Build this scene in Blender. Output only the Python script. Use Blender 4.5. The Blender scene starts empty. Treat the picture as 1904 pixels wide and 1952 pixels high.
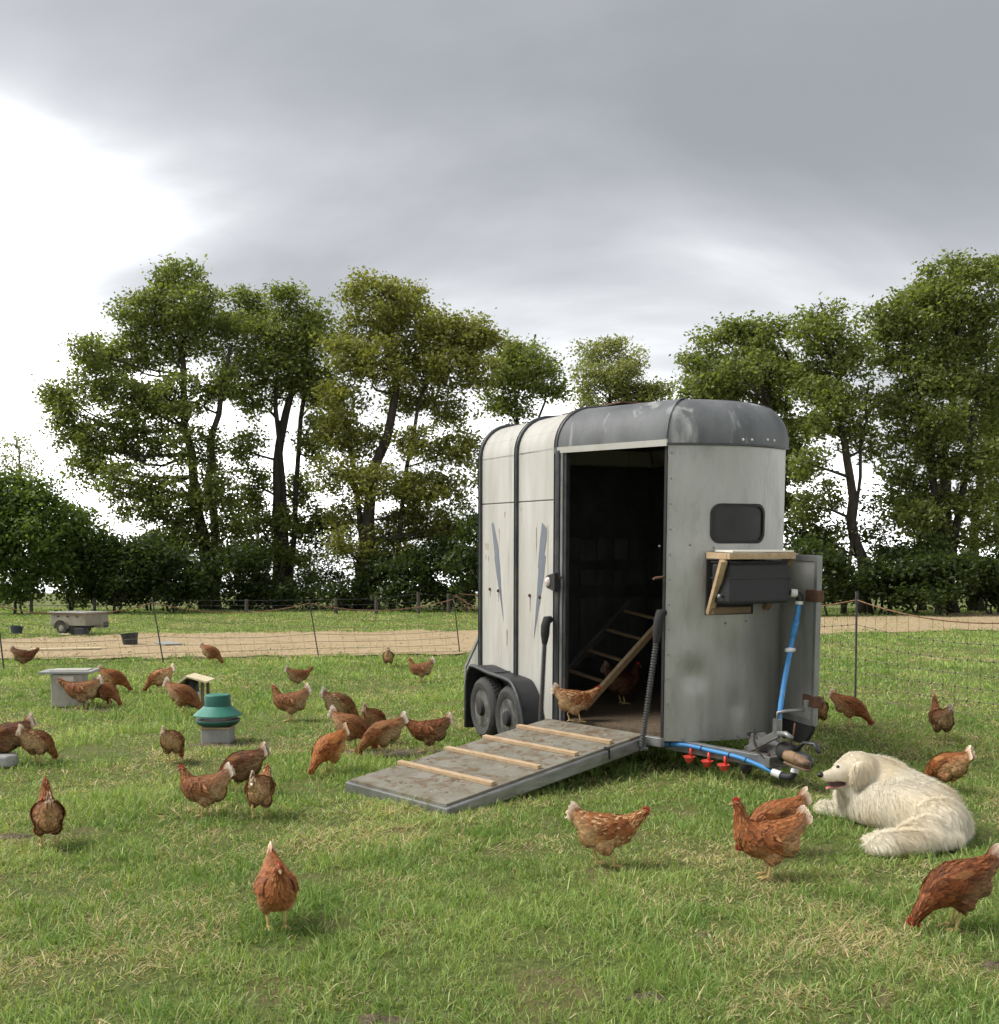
import bpy, bmesh, math, random
import numpy as np
from mathutils import Matrix, Vector, noise as mnoise
random.seed(7); rng = np.random.default_rng(7)
scene = bpy.context.scene
COL = scene.collection
R_ = math.radians

# ------------------------------------------------------------------ camera
CAM_H = 1.45                       # phone held at chest height
PITCH = R_(3.2)                    # looking slightly down
F_PX, CX, HOR = 2056.0, 952.0, 1095.0          # survey units: a 1904 px wide print of the photograph
PPY = HOR + F_PX * math.tan(PITCH)
cam_d = bpy.data.cameras.new('camera')
cam = bpy.data.objects.new('camera', cam_d); COL.objects.link(cam)
cam.location = (0, 0, CAM_H)
cam.rotation_euler = (R_(90) - PITCH, 0, 0)
cam_d.sensor_fit = 'HORIZONTAL'; cam_d.sensor_width = 36.0
cam_d.lens = 36.0 * F_PX / 1904.0
cam_d.shift_y = (PPY - 976.0) / 1904.0
cam_d.clip_start = 0.05; cam_d.clip_end = 8000
scene.camera = cam

# ------------------------------------------------------------------ world: broken overcast
SUN_AZ, SUN_EL = R_(-96), R_(50)   # azimuth measured from +Y (view direction) towards +X
world = bpy.data.worlds.new('World'); scene.world = world; world.use_nodes = True
nt = world.node_tree; nt.nodes.clear()
def N(t, **kw):
    n = nt.nodes.new(t)
    for k, v in kw.items(): setattr(n, k, v)
    return n
def LK(a, b): nt.links.new(a, b)
def MATH(op, a, b=None, c=None, clamp=False):
    n = N('ShaderNodeMath', operation=op); n.use_clamp = clamp
    for i, x in enumerate((a, b, c)):
        if x is None: continue
        if isinstance(x, (int, float)): n.inputs[i].default_value = x
        else: LK(x, n.inputs[i])
    return n.outputs[0]
out = N('ShaderNodeOutputWorld'); bg = N('ShaderNodeBackground')
sky = N('ShaderNodeTexSky', sky_type='NISHITA'); sky.sun_disc = False
sky.sun_elevation = SUN_EL; sky.sun_rotation = SUN_AZ; sky.altitude = 50; sky.dust_density = 3.0
tc = N('ShaderNodeTexCoord'); sep = N('ShaderNodeSeparateXYZ'); LK(tc.outputs['Generated'], sep.inputs[0])
X, Y, Z = sep.outputs
# project the view direction onto a cloud layer so that clouds flatten towards the horizon
zz = MATH('ADD', MATH('MAXIMUM', Z, 0.0), 0.24)
comb = N('ShaderNodeCombineXYZ'); LK(MATH('DIVIDE', X, zz), comb.inputs[0]); LK(MATH('DIVIDE', Y, zz), comb.inputs[1])
mp = N('ShaderNodeMapping'); LK(comb.outputs[0], mp.inputs[0])
mp.inputs['Location'].default_value = (21.5, 7.1, 0.4); mp.inputs['Rotation'].default_value = (0, 0, R_(24)); mp.inputs['Scale'].default_value = (0.55, 0.95, 1)
nz = N('ShaderNodeTexNoise'); LK(mp.outputs[0], nz.inputs['Vector'])
nz.inputs['Scale'].default_value = 0.85; nz.inputs['Detail'].default_value = 5; nz.inputs['Roughness'].default_value = 0.42
nz2 = N('ShaderNodeTexNoise'); LK(mp.outputs[0], nz2.inputs['Vector'])
nz2.inputs['Scale'].default_value = 3.2; nz2.inputs['Detail'].default_value = 4; nz2.inputs['Roughness'].default_value = 0.5
# thin, bright cloud where the sun stands behind it (low and to the left) and along the horizon
sdir = Vector((math.sin(R_(-36)) * math.cos(R_(11)), math.cos(R_(-36)) * math.cos(R_(11)), math.sin(R_(11))))
dotn = N('ShaderNodeVectorMath', operation='DOT_PRODUCT'); LK(tc.outputs['Generated'], dotn.inputs[0]); dotn.inputs[1].default_value = sdir
lobe = MATH('POWER', MATH('MAXIMUM', dotn.outputs['Value'], 0.0), 15.0)
hz = MATH('POWER', MATH('SUBTRACT', 1.0, MATH('MAXIMUM', Z, 0.0), clamp=True), 9.0)
cl = MATH('MULTIPLY_ADD', nz.outputs['Fac'], 1.6, -0.56)
nz3 = N('ShaderNodeTexNoise'); LK(mp.outputs[0], nz3.inputs['Vector'])
nz3.inputs['Scale'].default_value = 1.7; nz3.inputs['Detail'].default_value = 6; nz3.inputs['Roughness'].default_value = 0.55; nz3.inputs['Distortion'].default_value = 0.6
cl = MATH('MULTIPLY_ADD', nz2.outputs['Fac'], 0.30, cl)
cl = MATH('MULTIPLY_ADD', nz3.outputs['Fac'], 0.55, MATH('SUBTRACT', cl, 0.215))
cl = MATH('MULTIPLY_ADD', lobe, 0.59, cl)
cl = MATH('MULTIPLY_ADD', hz, 0.26, cl)
cl = MATH('MULTIPLY_ADD', MATH('MINIMUM', MATH('MAXIMUM', Z, 0.0), 0.55), -0.62, MATH('ADD', cl, 0.10))
ramp = N('ShaderNodeValToRGB'); LK(cl, ramp.inputs[0])
cr = ramp.color_ramp; cr.interpolation = 'B_SPLINE'
cr.elements[0].position = 0.15; cr.elements[0].color = (0.101, 0.105, 0.112, 1)
cr.elements[1].position = 1.0; cr.elements[1].color = (2.2, 2.2, 2.16, 1)
e = cr.elements.new(0.45); e.color = (0.174, 0.179, 0.187, 1)
e = cr.elements.new(0.72); e.color = (0.312, 0.317, 0.324, 1)
skm = N('ShaderNodeVectorMath', operation='SCALE'); LK(sky.outputs[0], skm.inputs[0]); skm.inputs['Scale'].default_value = 0.05
mix = N('ShaderNodeMix', data_type='RGBA'); mix.inputs['Factor'].default_value = 0.95
LK(skm.outputs[0], mix.inputs['A']); LK(ramp.outputs[0], mix.inputs['B'])
LK(mix.outputs['Result'], bg.inputs['Color']); bg.inputs['Strength'].default_value = 1.0
LK(bg.outputs[0], out.inputs[0])

# ------------------------------------------------------------------ sun behind thin cloud
sun_d = bpy.data.lights.new('sun', 'SUN'); sun_d.energy = 1.3; sun_d.angle = R_(32); sun_d.color = (1.0, 0.965, 0.91)
sun = bpy.data.objects.new('sun', sun_d); COL.objects.link(sun)
sv = Vector((math.sin(SUN_AZ) * math.cos(SUN_EL), math.cos(SUN_AZ) * math.cos(SUN_EL), math.sin(SUN_EL)))
sun.rotation_euler = sv.to_track_quat('Z', 'Y').to_euler()
vs = scene.view_settings
vs.view_transform = 'Standard'; vs.look = 'None'; vs.exposure = 1.90; vs.gamma = 1.0; vs.use_curve_mapping = False
scene.render.engine = 'CYCLES'
scene.cycles.max_bounces = 4; scene.cycles.diffuse_bounces = 2; scene.cycles.transmission_bounces = 4; scene.cycles.transparent_max_bounces = 8
scene.cycles.use_denoising = True; scene.cycles.use_adaptive_sampling = True; scene.cycles.adaptive_threshold = 0.02

# ------------------------------------------------------------------ survey helpers (print position + distance -> place)
def ray(x, y):
    a = (x - CX) / F_PX; b = -(y - PPY) / F_PX
    return np.array([a, math.cos(PITCH) + b * math.sin(PITCH), -math.sin(PITCH) + b * math.cos(PITCH)])
def at(x, y, dist):
    d = ray(x, y); return np.array([0, 0, CAM_H]) + d * (dist / d[1])
def ground(x, y, z=0.0):
    d = ray(x, y); return np.array([0, 0, CAM_H]) + d * ((z - CAM_H) / d[2])

# ------------------------------------------------------------------ scene-building helpers
def new_mesh(name, verts, faces, cols=None):
    me = bpy.data.meshes.new(name)
    me.from_pydata([tuple(map(float, v)) for v in verts], [], [tuple(map(int, f)) for f in faces])
    if cols is not None:
        ca = me.color_attributes.new('Col', 'FLOAT_COLOR', 'POINT')
        c = np.ones((len(verts), 4), np.float32); c[:, :3] = np.asarray(cols)[:, :3]; ca.data.foreach_set('color', c.ravel())
    me.update(); return me
def fast_mesh(name, V, quads=None, tris=None, cols=None):
    """numpy vertices (n,3), quads (m,4), tris (k,3) -> mesh"""
    me = bpy.data.meshes.new(name); V = np.ascontiguousarray(V, np.float32)
    q = np.zeros((0, 4), np.int32) if quads is None else np.asarray(quads, np.int32)
    t = np.zeros((0, 3), np.int32) if tris is None else np.asarray(tris, np.int32)
    me.vertices.add(len(V)); me.vertices.foreach_set('co', V.ravel())
    nl = q.size + t.size; me.loops.add(nl)
    me.loops.foreach_set('vertex_index', np.concatenate([q.ravel(), t.ravel()]).astype(np.int32))
    npoly = len(q) + len(t); me.polygons.add(npoly)
    tot = np.concatenate([np.full(len(q), 4), np.full(len(t), 3)]).astype(np.int32)
    st = np.concatenate([[0], np.cumsum(tot)[:-1]]).astype(np.int32)
    me.polygons.foreach_set('loop_start', st)
    try: me.polygons.foreach_set('loop_total', tot)
    except Exception: pass
    if cols is not None:
        ca = me.color_attributes.new('Col', 'FLOAT_COLOR', 'POINT')
        c = np.ones((len(V), 4), np.float32); c[:, :3] = cols; ca.data.foreach_set('color', c.ravel())
    me.update(calc_edges=True); me.validate(); return me
def link(name, me, mat=None, parent=None, smooth=False, bevel=0.0, label=None, kind=None):
    o = bpy.data.objects.new(name, me); COL.objects.link(o)
    if mat is not None:
        if isinstance(mat, str): mat = MT[mat]
        if not me.materials: me.materials.append(mat)
    if smooth:
        me.polygons.foreach_set('use_smooth', np.ones(len(me.polygons), bool))
        if smooth != True:
            try: me.set_sharp_from_angle(angle=smooth)
            except Exception: pass
    if bevel:
        m = o.modifiers.new('bevel', 'BEVEL'); m.width = bevel; m.segments = 2; m.limit_method = 'ANGLE'; m.angle_limit = R_(40)
    if parent is not None: o.parent = parent
    if label: o['label'] = label
    if kind: o['kind'] = kind
    return o
def tag(o, label, cat, group=None):
    o['label'] = label; o['category'] = cat
    if group: o['group'] = group
    return o
def thing(name, label, cat, loc=(0, 0, 0), rotz=0.0, group=None, matrix=None):
    o = bpy.data.objects.new(name, None); COL.objects.link(o); o.empty_display_size = 0.1
    if matrix is not None: o.matrix_world = matrix
    else: o.location = tuple(loc); o.rotation_euler = (0, 0, rotz)
    return tag(o, label, cat, group)
def nrm(v):
    v = np.asarray(v, float); return v / (np.linalg.norm(v) + 1e-12)
def spline(P, n, closed=False):
    """Catmull-Rom through rows of P (any width), n samples"""
    P = np.asarray(P, float); m = len(P)
    Q = np.vstack([2 * P[0] - P[1], P, 2 * P[-1] - P[-2]])
    out = []
    for s in np.linspace(0, m - 1, n):
        i = min(int(s), m - 2); t = s - i
        a, b, c, d = Q[i], Q[i + 1], Q[i + 2], Q[i + 3]
        out.append(.5 * (2 * b + (c - a) * t + (2 * a - 5 * b + 4 * c - d) * t * t + (3 * b - a - 3 * c + d) * t ** 3))
    return np.array(out)
class MB:
    def __init__(s): s.v = []; s.f = []
    def add(s, V, F):
        b = len(s.v); s.v += [tuple(map(float, p)) for p in V]; s.f += [tuple(b + i for i in f) for f in F]; return s
    def box(s, c, d, Rm=None):
        c = np.asarray(c, float); d = np.asarray(d, float) / 2
        V = np.array([[x, y, z] for x in (-1, 1) for y in (-1, 1) for z in (-1, 1)], float) * d
        if Rm is not None: V = V @ np.asarray(Rm).T
        return s.add(V + c, [(0, 1, 3, 2), (4, 6, 7, 5), (0, 4, 5, 1), (2, 3, 7, 6), (0, 2, 6, 4), (1, 5, 7, 3)])
    def beam(s, p0, p1, w, h, up=(0, 0, 1)):
        p0 = np.asarray(p0, float); p1 = np.asarray(p1, float)
        x = nrm(p1 - p0); y = nrm(np.cross(up, x)); z = np.cross(x, y)
        return s.box((p0 + p1) / 2, (np.linalg.norm(p1 - p0), w, h), np.stack([x, y, z], 1))
    def tube(s, path, r, n=8, caps=True, flat=1.0):
        P = np.asarray(path, float); r = np.full(len(P), r, float) if np.isscalar(r) else np.interp(np.linspace(0, 1, len(P)), np.linspace(0, 1, len(r)), r)
        T = np.gradient(P, axis=0); T /= np.linalg.norm(T, axis=1)[:, None] + 1e-12
        ref = np.array([0, 0, 1.]) if abs(T[0][2]) < .9 else np.array([1., 0, 0])
        a = nrm(np.cross(T[0], ref)); V = []
        for i in range(len(P)):
            a = nrm(a - T[i] * (a @ T[i])); b = np.cross(T[i], a)
            for k in range(n):
                t = 2 * math.pi * k / n; V.append(P[i] + r[i] * (math.cos(t) * a + flat * math.sin(t) * b))
        F = [(i * n + k, i * n + (k + 1) % n, (i + 1) * n + (k + 1) % n, (i + 1) * n + k) for i in range(len(P) - 1) for k in range(n)]
        if caps: F += [tuple(range(n))[::-1], tuple((len(P) - 1) * n + k for k in range(n))]
        return s.add(V, F)
    def cyl(s, p0, p1, r0, r1=None, n=12): return s.tube([p0, p1], [r0, r0 if r1 is None else r1], n)
    def lathe(s, prof, n=24, c=(0, 0, 0), axis=None, cap=True):
        """profile rows (r, h) turned about an axis through c"""
        c = np.asarray(c, float); z = np.array([0, 0, 1.]) if axis is None else nrm(axis)
        ref = np.array([1., 0, 0]) if abs(z[0]) < .9 else np.array([0, 1., 0])
        x = nrm(np.cross(ref, z)); y = np.cross(z, x); V = []
        for r, h in prof:
            for k in range(n):
                t = 2 * math.pi * k / n; V.append(c + z * h + r * (math.cos(t) * x + math.sin(t) * y))
        m = len(prof)
        F = [(i * n + k, i * n + (k + 1) % n, (i + 1) * n + (k + 1) % n, (i + 1) * n + k) for i in range(m - 1) for k in range(n)]
        if cap: F += [tuple(range(n))[::-1], tuple((m - 1) * n + k for k in range(n))]
        return s.add(V, F)
    def grid(s, G, close=False):
        """rows of points -> quads"""
        G = np.asarray(G, float); a, b = G.shape[:2]
        F = [(i * b + j, i * b + j + 1, (i + 1) * b + j + 1, (i + 1) * b + j) for i in range(a - 1) for j in range(b - 1)]
        if close: F += [(i * b + b - 1, i * b, (i + 1) * b, (i + 1) * b + b - 1) for i in range(a - 1)]
        return s.add(G.reshape(-1, 3), F)
    def slab(s, G, off):
        """a curved sheet with thickness: grid G (a,b,3) and its offset copy"""
        G = np.asarray(G, float); a, b = G.shape[:2]; n0 = len(s.v); H = G + np.asarray(off, float)
        s.grid(G); n1 = len(s.v)
        s.add(H.reshape(-1, 3), [(i * b + j, (i + 1) * b + j, (i + 1) * b + j + 1, i * b + j + 1) for i in range(a - 1) for j in range(b - 1)])
        ring = [(0, j) for j in range(b)] + [(i, b - 1) for i in range(1, a)] + [(a - 1, j) for j in range(b - 2, -1, -1)] + [(i, 0) for i in range(a - 2, 0, -1)]
        idx = [i * b + j for i, j in ring]
        for k in range(len(idx)):
            p, q = idx[k], idx[(k + 1) % len(idx)]; s.f.append((n0 + q, n0 + p, n1 + p, n1 + q))
        return s
    def prism(s, poly, off):
        """polygon (list of 3d points) extruded by a vector"""
        P = np.asarray(poly, float); n = len(P)
        return s.add(np.vstack([P, P + np.asarray(off, float)]), [tuple(range(n))[::-1], tuple(range(n, 2 * n))] + [(k, (k + 1) % n, n + (k + 1) % n, n + k) for k in range(n)])
    def ball(s, c, r, n=12, m=8, Rm=None):
        c = np.asarray(c, float); r = np.asarray(r, float) * np.ones(3); V = []
        for i in range(m + 1):
            p = math.pi * i / m
            for k in range(n):
                t = 2 * math.pi * k / n; V.append(np.array([math.sin(p) * math.cos(t), math.sin(p) * math.sin(t), math.cos(p)]) * r)
        V = np.array(V)
        if Rm is not None: V = V @ np.asarray(Rm).T
        return s.add(V + c, [(i * n + k, (i + 1) * n + k, (i + 1) * n + (k + 1) % n, i * n + (k + 1) % n) for i in range(m) for k in range(n)])
    def mesh(s, name):
        me = new_mesh(name, s.v, s.f)
        bm = bmesh.new(); bm.from_mesh(me); bmesh.ops.remove_doubles(bm, verts=bm.verts, dist=1e-5)
        bmesh.ops.recalc_face_normals(bm, faces=bm.faces); bm.to_mesh(me); bm.free(); return me
    def build(s, name, mat, parent=None, smooth=False, bevel=0.0, label=None, kind=None):
        return link(name, s.mesh(name), mat, parent, smooth, bevel, label, kind)

# ------------------------------------------------------------------ materials
MT = {}
def material(name, c1, c2=None, rough=.6, metal=0., scale=6., stretch=(1, 1, 1), bump=0., bscale=None, detail=6, lo=.35, hi=.65,
             c3=None, scale3=2., lo3=.55, hi3=.7, stretch3=(1, 1, 1), spec=.4, rvar=.1):
    m = bpy.data.materials.new(name); m.use_nodes = True; t = m.node_tree; b = t.nodes['Principled BSDF']; MT[name] = m
    b.inputs['Roughness'].default_value = rough; b.inputs['Metallic'].default_value = metal; b.inputs['Specular IOR Level'].default_value = spec
    b.inputs['Base Color'].default_value = (*c1, 1)
    co = t.nodes.new('ShaderNodeTexCoord')
    def noise(sc, st, det=detail, dist=0.):
        mpn = t.nodes.new('ShaderNodeMapping'); mpn.inputs['Scale'].default_value = st; t.links.new(co.outputs['Object'], mpn.inputs[0])
        n = t.nodes.new('ShaderNodeTexNoise'); n.inputs['Scale'].default_value = sc; n.inputs['Detail'].default_value = det; n.inputs['Distortion'].default_value = dist
        n.inputs['Roughness'].default_value = .6
        t.links.new(mpn.outputs[0], n.inputs['Vector']); return n.outputs['Fac']
    def rmp(fac, l, h):
        r = t.nodes.new('ShaderNodeMapRange'); r.inputs['From Min'].default_value = l; r.inputs['From Max'].default_value = h; t.links.new(fac, r.inputs['Value']); return r.outputs[0]
    col = None
    if c2 is not None:
        f = rmp(noise(scale, stretch), lo, hi)
        mx = t.nodes.new('ShaderNodeMix'); mx.data_type = 'RGBA'; mx.inputs['A'].default_value = (*c1, 1); mx.inputs['B'].default_value = (*c2, 1)
        t.links.new(f, mx.inputs['Factor']); col = mx.outputs['Result']
        rr = t.nodes.new('ShaderNodeMapRange'); rr.inputs['To Min'].default_value = max(rough - rvar, .03); rr.inputs['To Max'].default_value = min(rough + rvar, 1)
        t.links.new(f, rr.inputs['Value']); t.links.new(rr.outputs[0], b.inputs['Roughness'])
    if c3 is not None:
        f = rmp(noise(scale3, stretch3, 8, .6), lo3, hi3)
        mx = t.nodes.new('ShaderNodeMix'); mx.data_type = 'RGBA'; mx.inputs['B'].default_value = (*c3, 1)
        if col is not None: t.links.new(col, mx.inputs['A'])
        else: mx.inputs['A'].default_value = (*c1, 1)
        t.links.new(f, mx.inputs['Factor']); col = mx.outputs['Result']
    if col is not None: t.links.new(col, b.inputs['Base Color'])
    if bump:
        bp = t.nodes.new('ShaderNodeBump'); bp.inputs['Strength'].default_value = 1.0; bp.inputs['Distance'].default_value = bump
        t.links.new(noise(bscale or scale * 3, stretch), bp.inputs['Height']); t.links.new(bp.outputs[0], b.inputs['Normal'])
    return m
def attr_material(name, rough=.6, trans=0., spec=.25, tcol=(1, 1, 1), bump=0., bscale=60, tint=False, var=0., vscale=30):
    """colour read from the mesh's own 'Col' attribute (each blade, leaf or feather has its own colour)"""
    m = bpy.data.materials.new(name); m.use_nodes = True; t = m.node_tree; b = t.nodes['Principled BSDF']; MT[name] = m
    a = t.nodes.new('ShaderNodeAttribute'); a.attribute_name = 'Col'; c = a.outputs['Color']
    if tint:
        oi = t.nodes.new('ShaderNodeObjectInfo'); mx = t.nodes.new('ShaderNodeMix'); mx.data_type = 'RGBA'; mx.blend_type = 'MULTIPLY'; mx.inputs['Factor'].default_value = 1
        t.links.new(c, mx.inputs['A']); t.links.new(oi.outputs['Color'], mx.inputs['B']); c = mx.outputs['Result']
    if var:
        co = t.nodes.new('ShaderNodeTexCoord'); n = t.nodes.new('ShaderNodeTexNoise'); n.inputs['Scale'].default_value = vscale; n.inputs['Detail'].default_value = 5
        t.links.new(co.outputs['Object'], n.inputs['Vector'])
        mr = t.nodes.new('ShaderNodeMapRange'); mr.inputs['From Min'].default_value = .3; mr.inputs['From Max'].default_value = .7; mr.inputs['To Min'].default_value = 1 - var; mr.inputs['To Max'].default_value = 1 + var
        t.links.new(n.outputs['Fac'], mr.inputs['Value'])
        vm = t.nodes.new('ShaderNodeVectorMath'); vm.operation = 'SCALE'; t.links.new(c, vm.inputs[0]); t.links.new(mr.outputs[0], vm.inputs['Scale']); c = vm.outputs[0]
    t.links.new(c, b.inputs['Base Color']); b.inputs['Roughness'].default_value = rough; b.inputs['Specular IOR Level'].default_value = spec
    if bump:
        co = t.nodes.new('ShaderNodeTexCoord'); n = t.nodes.new('ShaderNodeTexNoise'); n.inputs['Scale'].default_value = bscale; n.inputs['Detail'].default_value = 4
        t.links.new(co.outputs['Object'], n.inputs['Vector']); bp = t.nodes.new('ShaderNodeBump'); bp.inputs['Distance'].default_value = bump
        t.links.new(n.outputs['Fac'], bp.inputs['Height']); t.links.new(bp.outputs[0], b.inputs['Normal'])
    if trans:
        tr = t.nodes.new('ShaderNodeBsdfTranslucent'); ms = t.nodes.new('ShaderNodeMixShader'); ms.inputs[0].default_value = trans
        g = t.nodes.new('ShaderNodeMix'); g.data_type = 'RGBA'; g.blend_type = 'MULTIPLY'; g.inputs['Factor'].default_value = 1; g.inputs['B'].default_value = (*tcol, 1)
        t.links.new(c, g.inputs['A']); t.links.new(g.outputs['Result'], tr.inputs['Color'])
        o = t.nodes['Material Output']; t.links.new(b.outputs[0], ms.inputs[1]); t.links.new(tr.outputs[0], ms.inputs[2]); t.links.new(ms.outputs[0], o.inputs['Surface'])
    return m
class Noise2:
    """smooth value noise on the plane, for laying out patches"""
    def __init__(s, seed): s.g = np.random.default_rng(seed).random((64, 64))
    def __call__(s, x, y, sc):
        x = np.asarray(x) / sc; y = np.asarray(y) / sc; i = np.floor(x).astype(int); j = np.floor(y).astype(int); u = x - i; v = y - j
        u = u * u * (3 - 2 * u); v = v * v * (3 - 2 * v); g = s.g
        a = g[i % 64, j % 64]; b = g[(i + 1) % 64, j % 64]; c = g[i % 64, (j + 1) % 64]; d = g[(i + 1) % 64, (j + 1) % 64]
        return (a * (1 - u) + b * u) * (1 - v) + (c * (1 - u) + d * u) * v
    def fbm(s, x, y, sc): return (s(x, y, sc) * .55 + s(np.asarray(x) + 17.3, np.asarray(y) - 5.1, sc / 2.3) * .3 + s(np.asarray(x) - 8.1, np.asarray(y) + 3.7, sc / 5.1) * .15)

# ================================================================== ground
material('turf_soil', (.085, .115, .034), (.21, .235, .075), rough=.95, scale=34, bump=.03, bscale=95, c3=(.22, .17, .09), scale3=2.2, lo3=.52, hi3=.68, spec=.1)
material('straw_mulch', (.42, .325, .20), (.34, .26, .155), rough=.95, scale=3.5, stretch=(.35, 1, 1), bump=.02, bscale=30, c3=(.25, .19, .10), scale3=1.6, lo3=.56, hi3=.72, stretch3=(.3, 1.4, 1), spec=.1)
material('mud', (.075, .056, .036), (.135, .102, .066), rough=.8, scale=14, bump=.02, bscale=30)
attr_material('grass_blade', rough=.5, trans=.42, spec=.3, tcol=(1.1, 1.08, .6))
attr_material('straw_stalk', rough=.7, trans=.1, spec=.2)
pn = Noise2(3); pn2 = Noise2(11); pn3 = Noise2(23)

def far_drop(y):                       # the field runs level to the hedge, then the land falls away behind it
    return np.where(y < 50, 0.0, -.017 * (y - 50) * np.minimum(1, (y - 50) / 60))
ys = np.concatenate([[-30, -5], np.linspace(0, 30, 61), np.linspace(31, 60, 20), [75, 100, 140, 200, 300, 500, 900, 1800, 3500, 6000]])
xs = np.concatenate([[-5000, -1500, -500, -200, -100, -60], np.linspace(-40, 40, 121), [60, 100, 200, 500, 1500, 5000]])
GX, GY = np.meshgrid(xs, ys); GZ = far_drop(GY) + np.where(np.abs(GX) < 41, (pn.fbm(GX, GY, 1.7) - .5) * .03, 0) - .012
na, nb = GX.shape; ii, jj = np.meshgrid(np.arange(na - 1), np.arange(nb - 1), indexing='ij'); k0 = (ii * nb + jj).ravel()
link('ground', fast_mesh('ground', np.stack([GX, GY, GZ], -1).reshape(-1, 3), np.stack([k0, k0 + 1, k0 + nb + 1, k0 + nb], 1)), 'turf_soil', smooth=True, kind='structure')

# strip of straw mulch crossing the field
near_px = [(-300, 1262), (0, 1258), (300, 1258), (600, 1251), (880, 1244), (1560, 1209), (1904, 1201), (2300, 1195)]
far_px = [(-300, 1217), (0, 1214), (300, 1209), (600, 1208), (880, 1203), (1560, 1177), (1904, 1168), (2300, 1164)]
NE = np.array([ground(*p) for p in near_px]); FE = np.array([ground(*p) for p in far_px])
def y_near(x): return np.interp(x, NE[:, 0], NE[:, 1]) + (pn.fbm(x, x * 0, .8) - .5) * 1.5 + (pn3.fbm(x, x * 0 + 3, .25) - .5) * .7
def y_far(x): return np.interp(x, FE[:, 0], FE[:, 1]) + (pn2.fbm(x, x * 0, 1.1) - .5) * 3.0 + (pn.fbm(x, x * 0 + 7, .3) - .5) * 1.2
def in_straw(x, y): return (y > y_near(x)) & (y < y_far(x))
sx = np.linspace(-15, 26, 420); yn = y_near(sx); yf = y_far(sx); rows = []
for t in np.linspace(0, 1, 9):
    yy = yn + (yf - yn) * t; rows.append(np.stack([sx, yy, .014 + .03 * np.sin(math.pi * t) * pn3.fbm(sx, yy, 1.2)], -1))
link('straw_path', MB().grid(np.array(rows)).mesh('straw_path'), 'straw_mulch', smooth=True, kind='structure')

# bare trodden patches
SOIL = []
for px, py, r, st in [(730, 1944, .07, 1.8), (1345, 1782, .03, 1.5), (1235, 1900, .05, 1.9), (1898, 1838, .05, 1.2), (25, 1592, .07, 1.7), (742, 1434, .30, 2.2), (420, 1418, .14, 2.0), (165, 1352, .22, 1.8)]:
    c = ground(px, py); SOIL.append((c[0], c[1], r, st))
    G = []
    for i in range(6):
        rr = r * i / 5
        G.append([(c[0] + rr * st * math.cos(a) * (1 + .25 * math.sin(3 * a + px)), c[1] + rr * math.sin(a) * (1 + .2 * math.cos(2 * a + px)),
                   -.010 + .012 * (1 - (i / 5) ** 2) * (1.2 + random.uniform(-1.2, .8)) - (.012 if i == 5 else 0)) for a in np.linspace(0, 2 * math.pi, 21)[:-1]])
    MB().grid(np.array(G), close=True).build('soil_patch', 'mud', smooth=True, kind='structure')

# ------------------------------------------------------------------ grass blades
def blades(name, x, y, h, w, lean, az, col, mat, z=None, bend=.6):
    n = len(x); z = np.zeros(n) if z is None else z
    dx, dy = np.cos(az), np.sin(az); sxn, syn = -dy, dx
    side = rng.uniform(0, 2 * np.pi, n); sxn = np.cos(side); syn = np.sin(side)
    sl, clv = np.sin(lean), np.cos(lean)
    l2 = np.minimum(lean + bend * rng.uniform(.3, 1.2, n), 1.75); s2, c2 = np.sin(l2), np.cos(l2)
    b = np.stack([x, y, z - .012], -1); m = b + (h * .55)[:, None] * np.stack([dx * sl, dy * sl, clv], -1)
    t = m + (h * .45)[:, None] * np.stack([dx * s2, dy * s2, c2], -1); t[:, 2] = np.maximum(t[:, 2], .004)
    sd = np.stack([sxn, syn, np.zeros(n)], -1) * (w / 2)[:, None]
    V = np.stack([b - sd, b + sd, m + sd * .85, m - sd * .85, t], 1).reshape(-1, 3); k = np.arange(n) * 5
    me = fast_mesh(name, V, np.stack([k, k + 1, k + 2, k + 3], 1), np.stack([k + 3, k + 2, k + 4], 1), np.repeat(col, 5, 0))
    return link(name, me, mat, kind='stuff')
PX, PY = [], []
for y0, y1, dens in [(3.0, 4.2, 8800), (4.2, 5.5, 7600), (5.5, 7.2, 5200), (7.2, 9.5, 3300), (9.5, 13, 1900), (13, 19, 950), (19, 28, 420), (28, 46, 200)]:
    half = .463 * y1 + (.7 if y1 < 20 else 1.5); n = int((y1 - y0) * 2 * half * dens)
    yy = rng.uniform(y0, y1, n); xx = rng.uniform(-half, half, n); keep = np.abs(xx) < .463 * yy + .7
    PX.append(xx[keep]); PY.append(yy[keep])
gx = np.concatenate(PX); gy = np.concatenate(PY)
az = rng.uniform(0, 2 * np.pi, len(gx)); tuft = np.zeros(len(gx))
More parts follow.
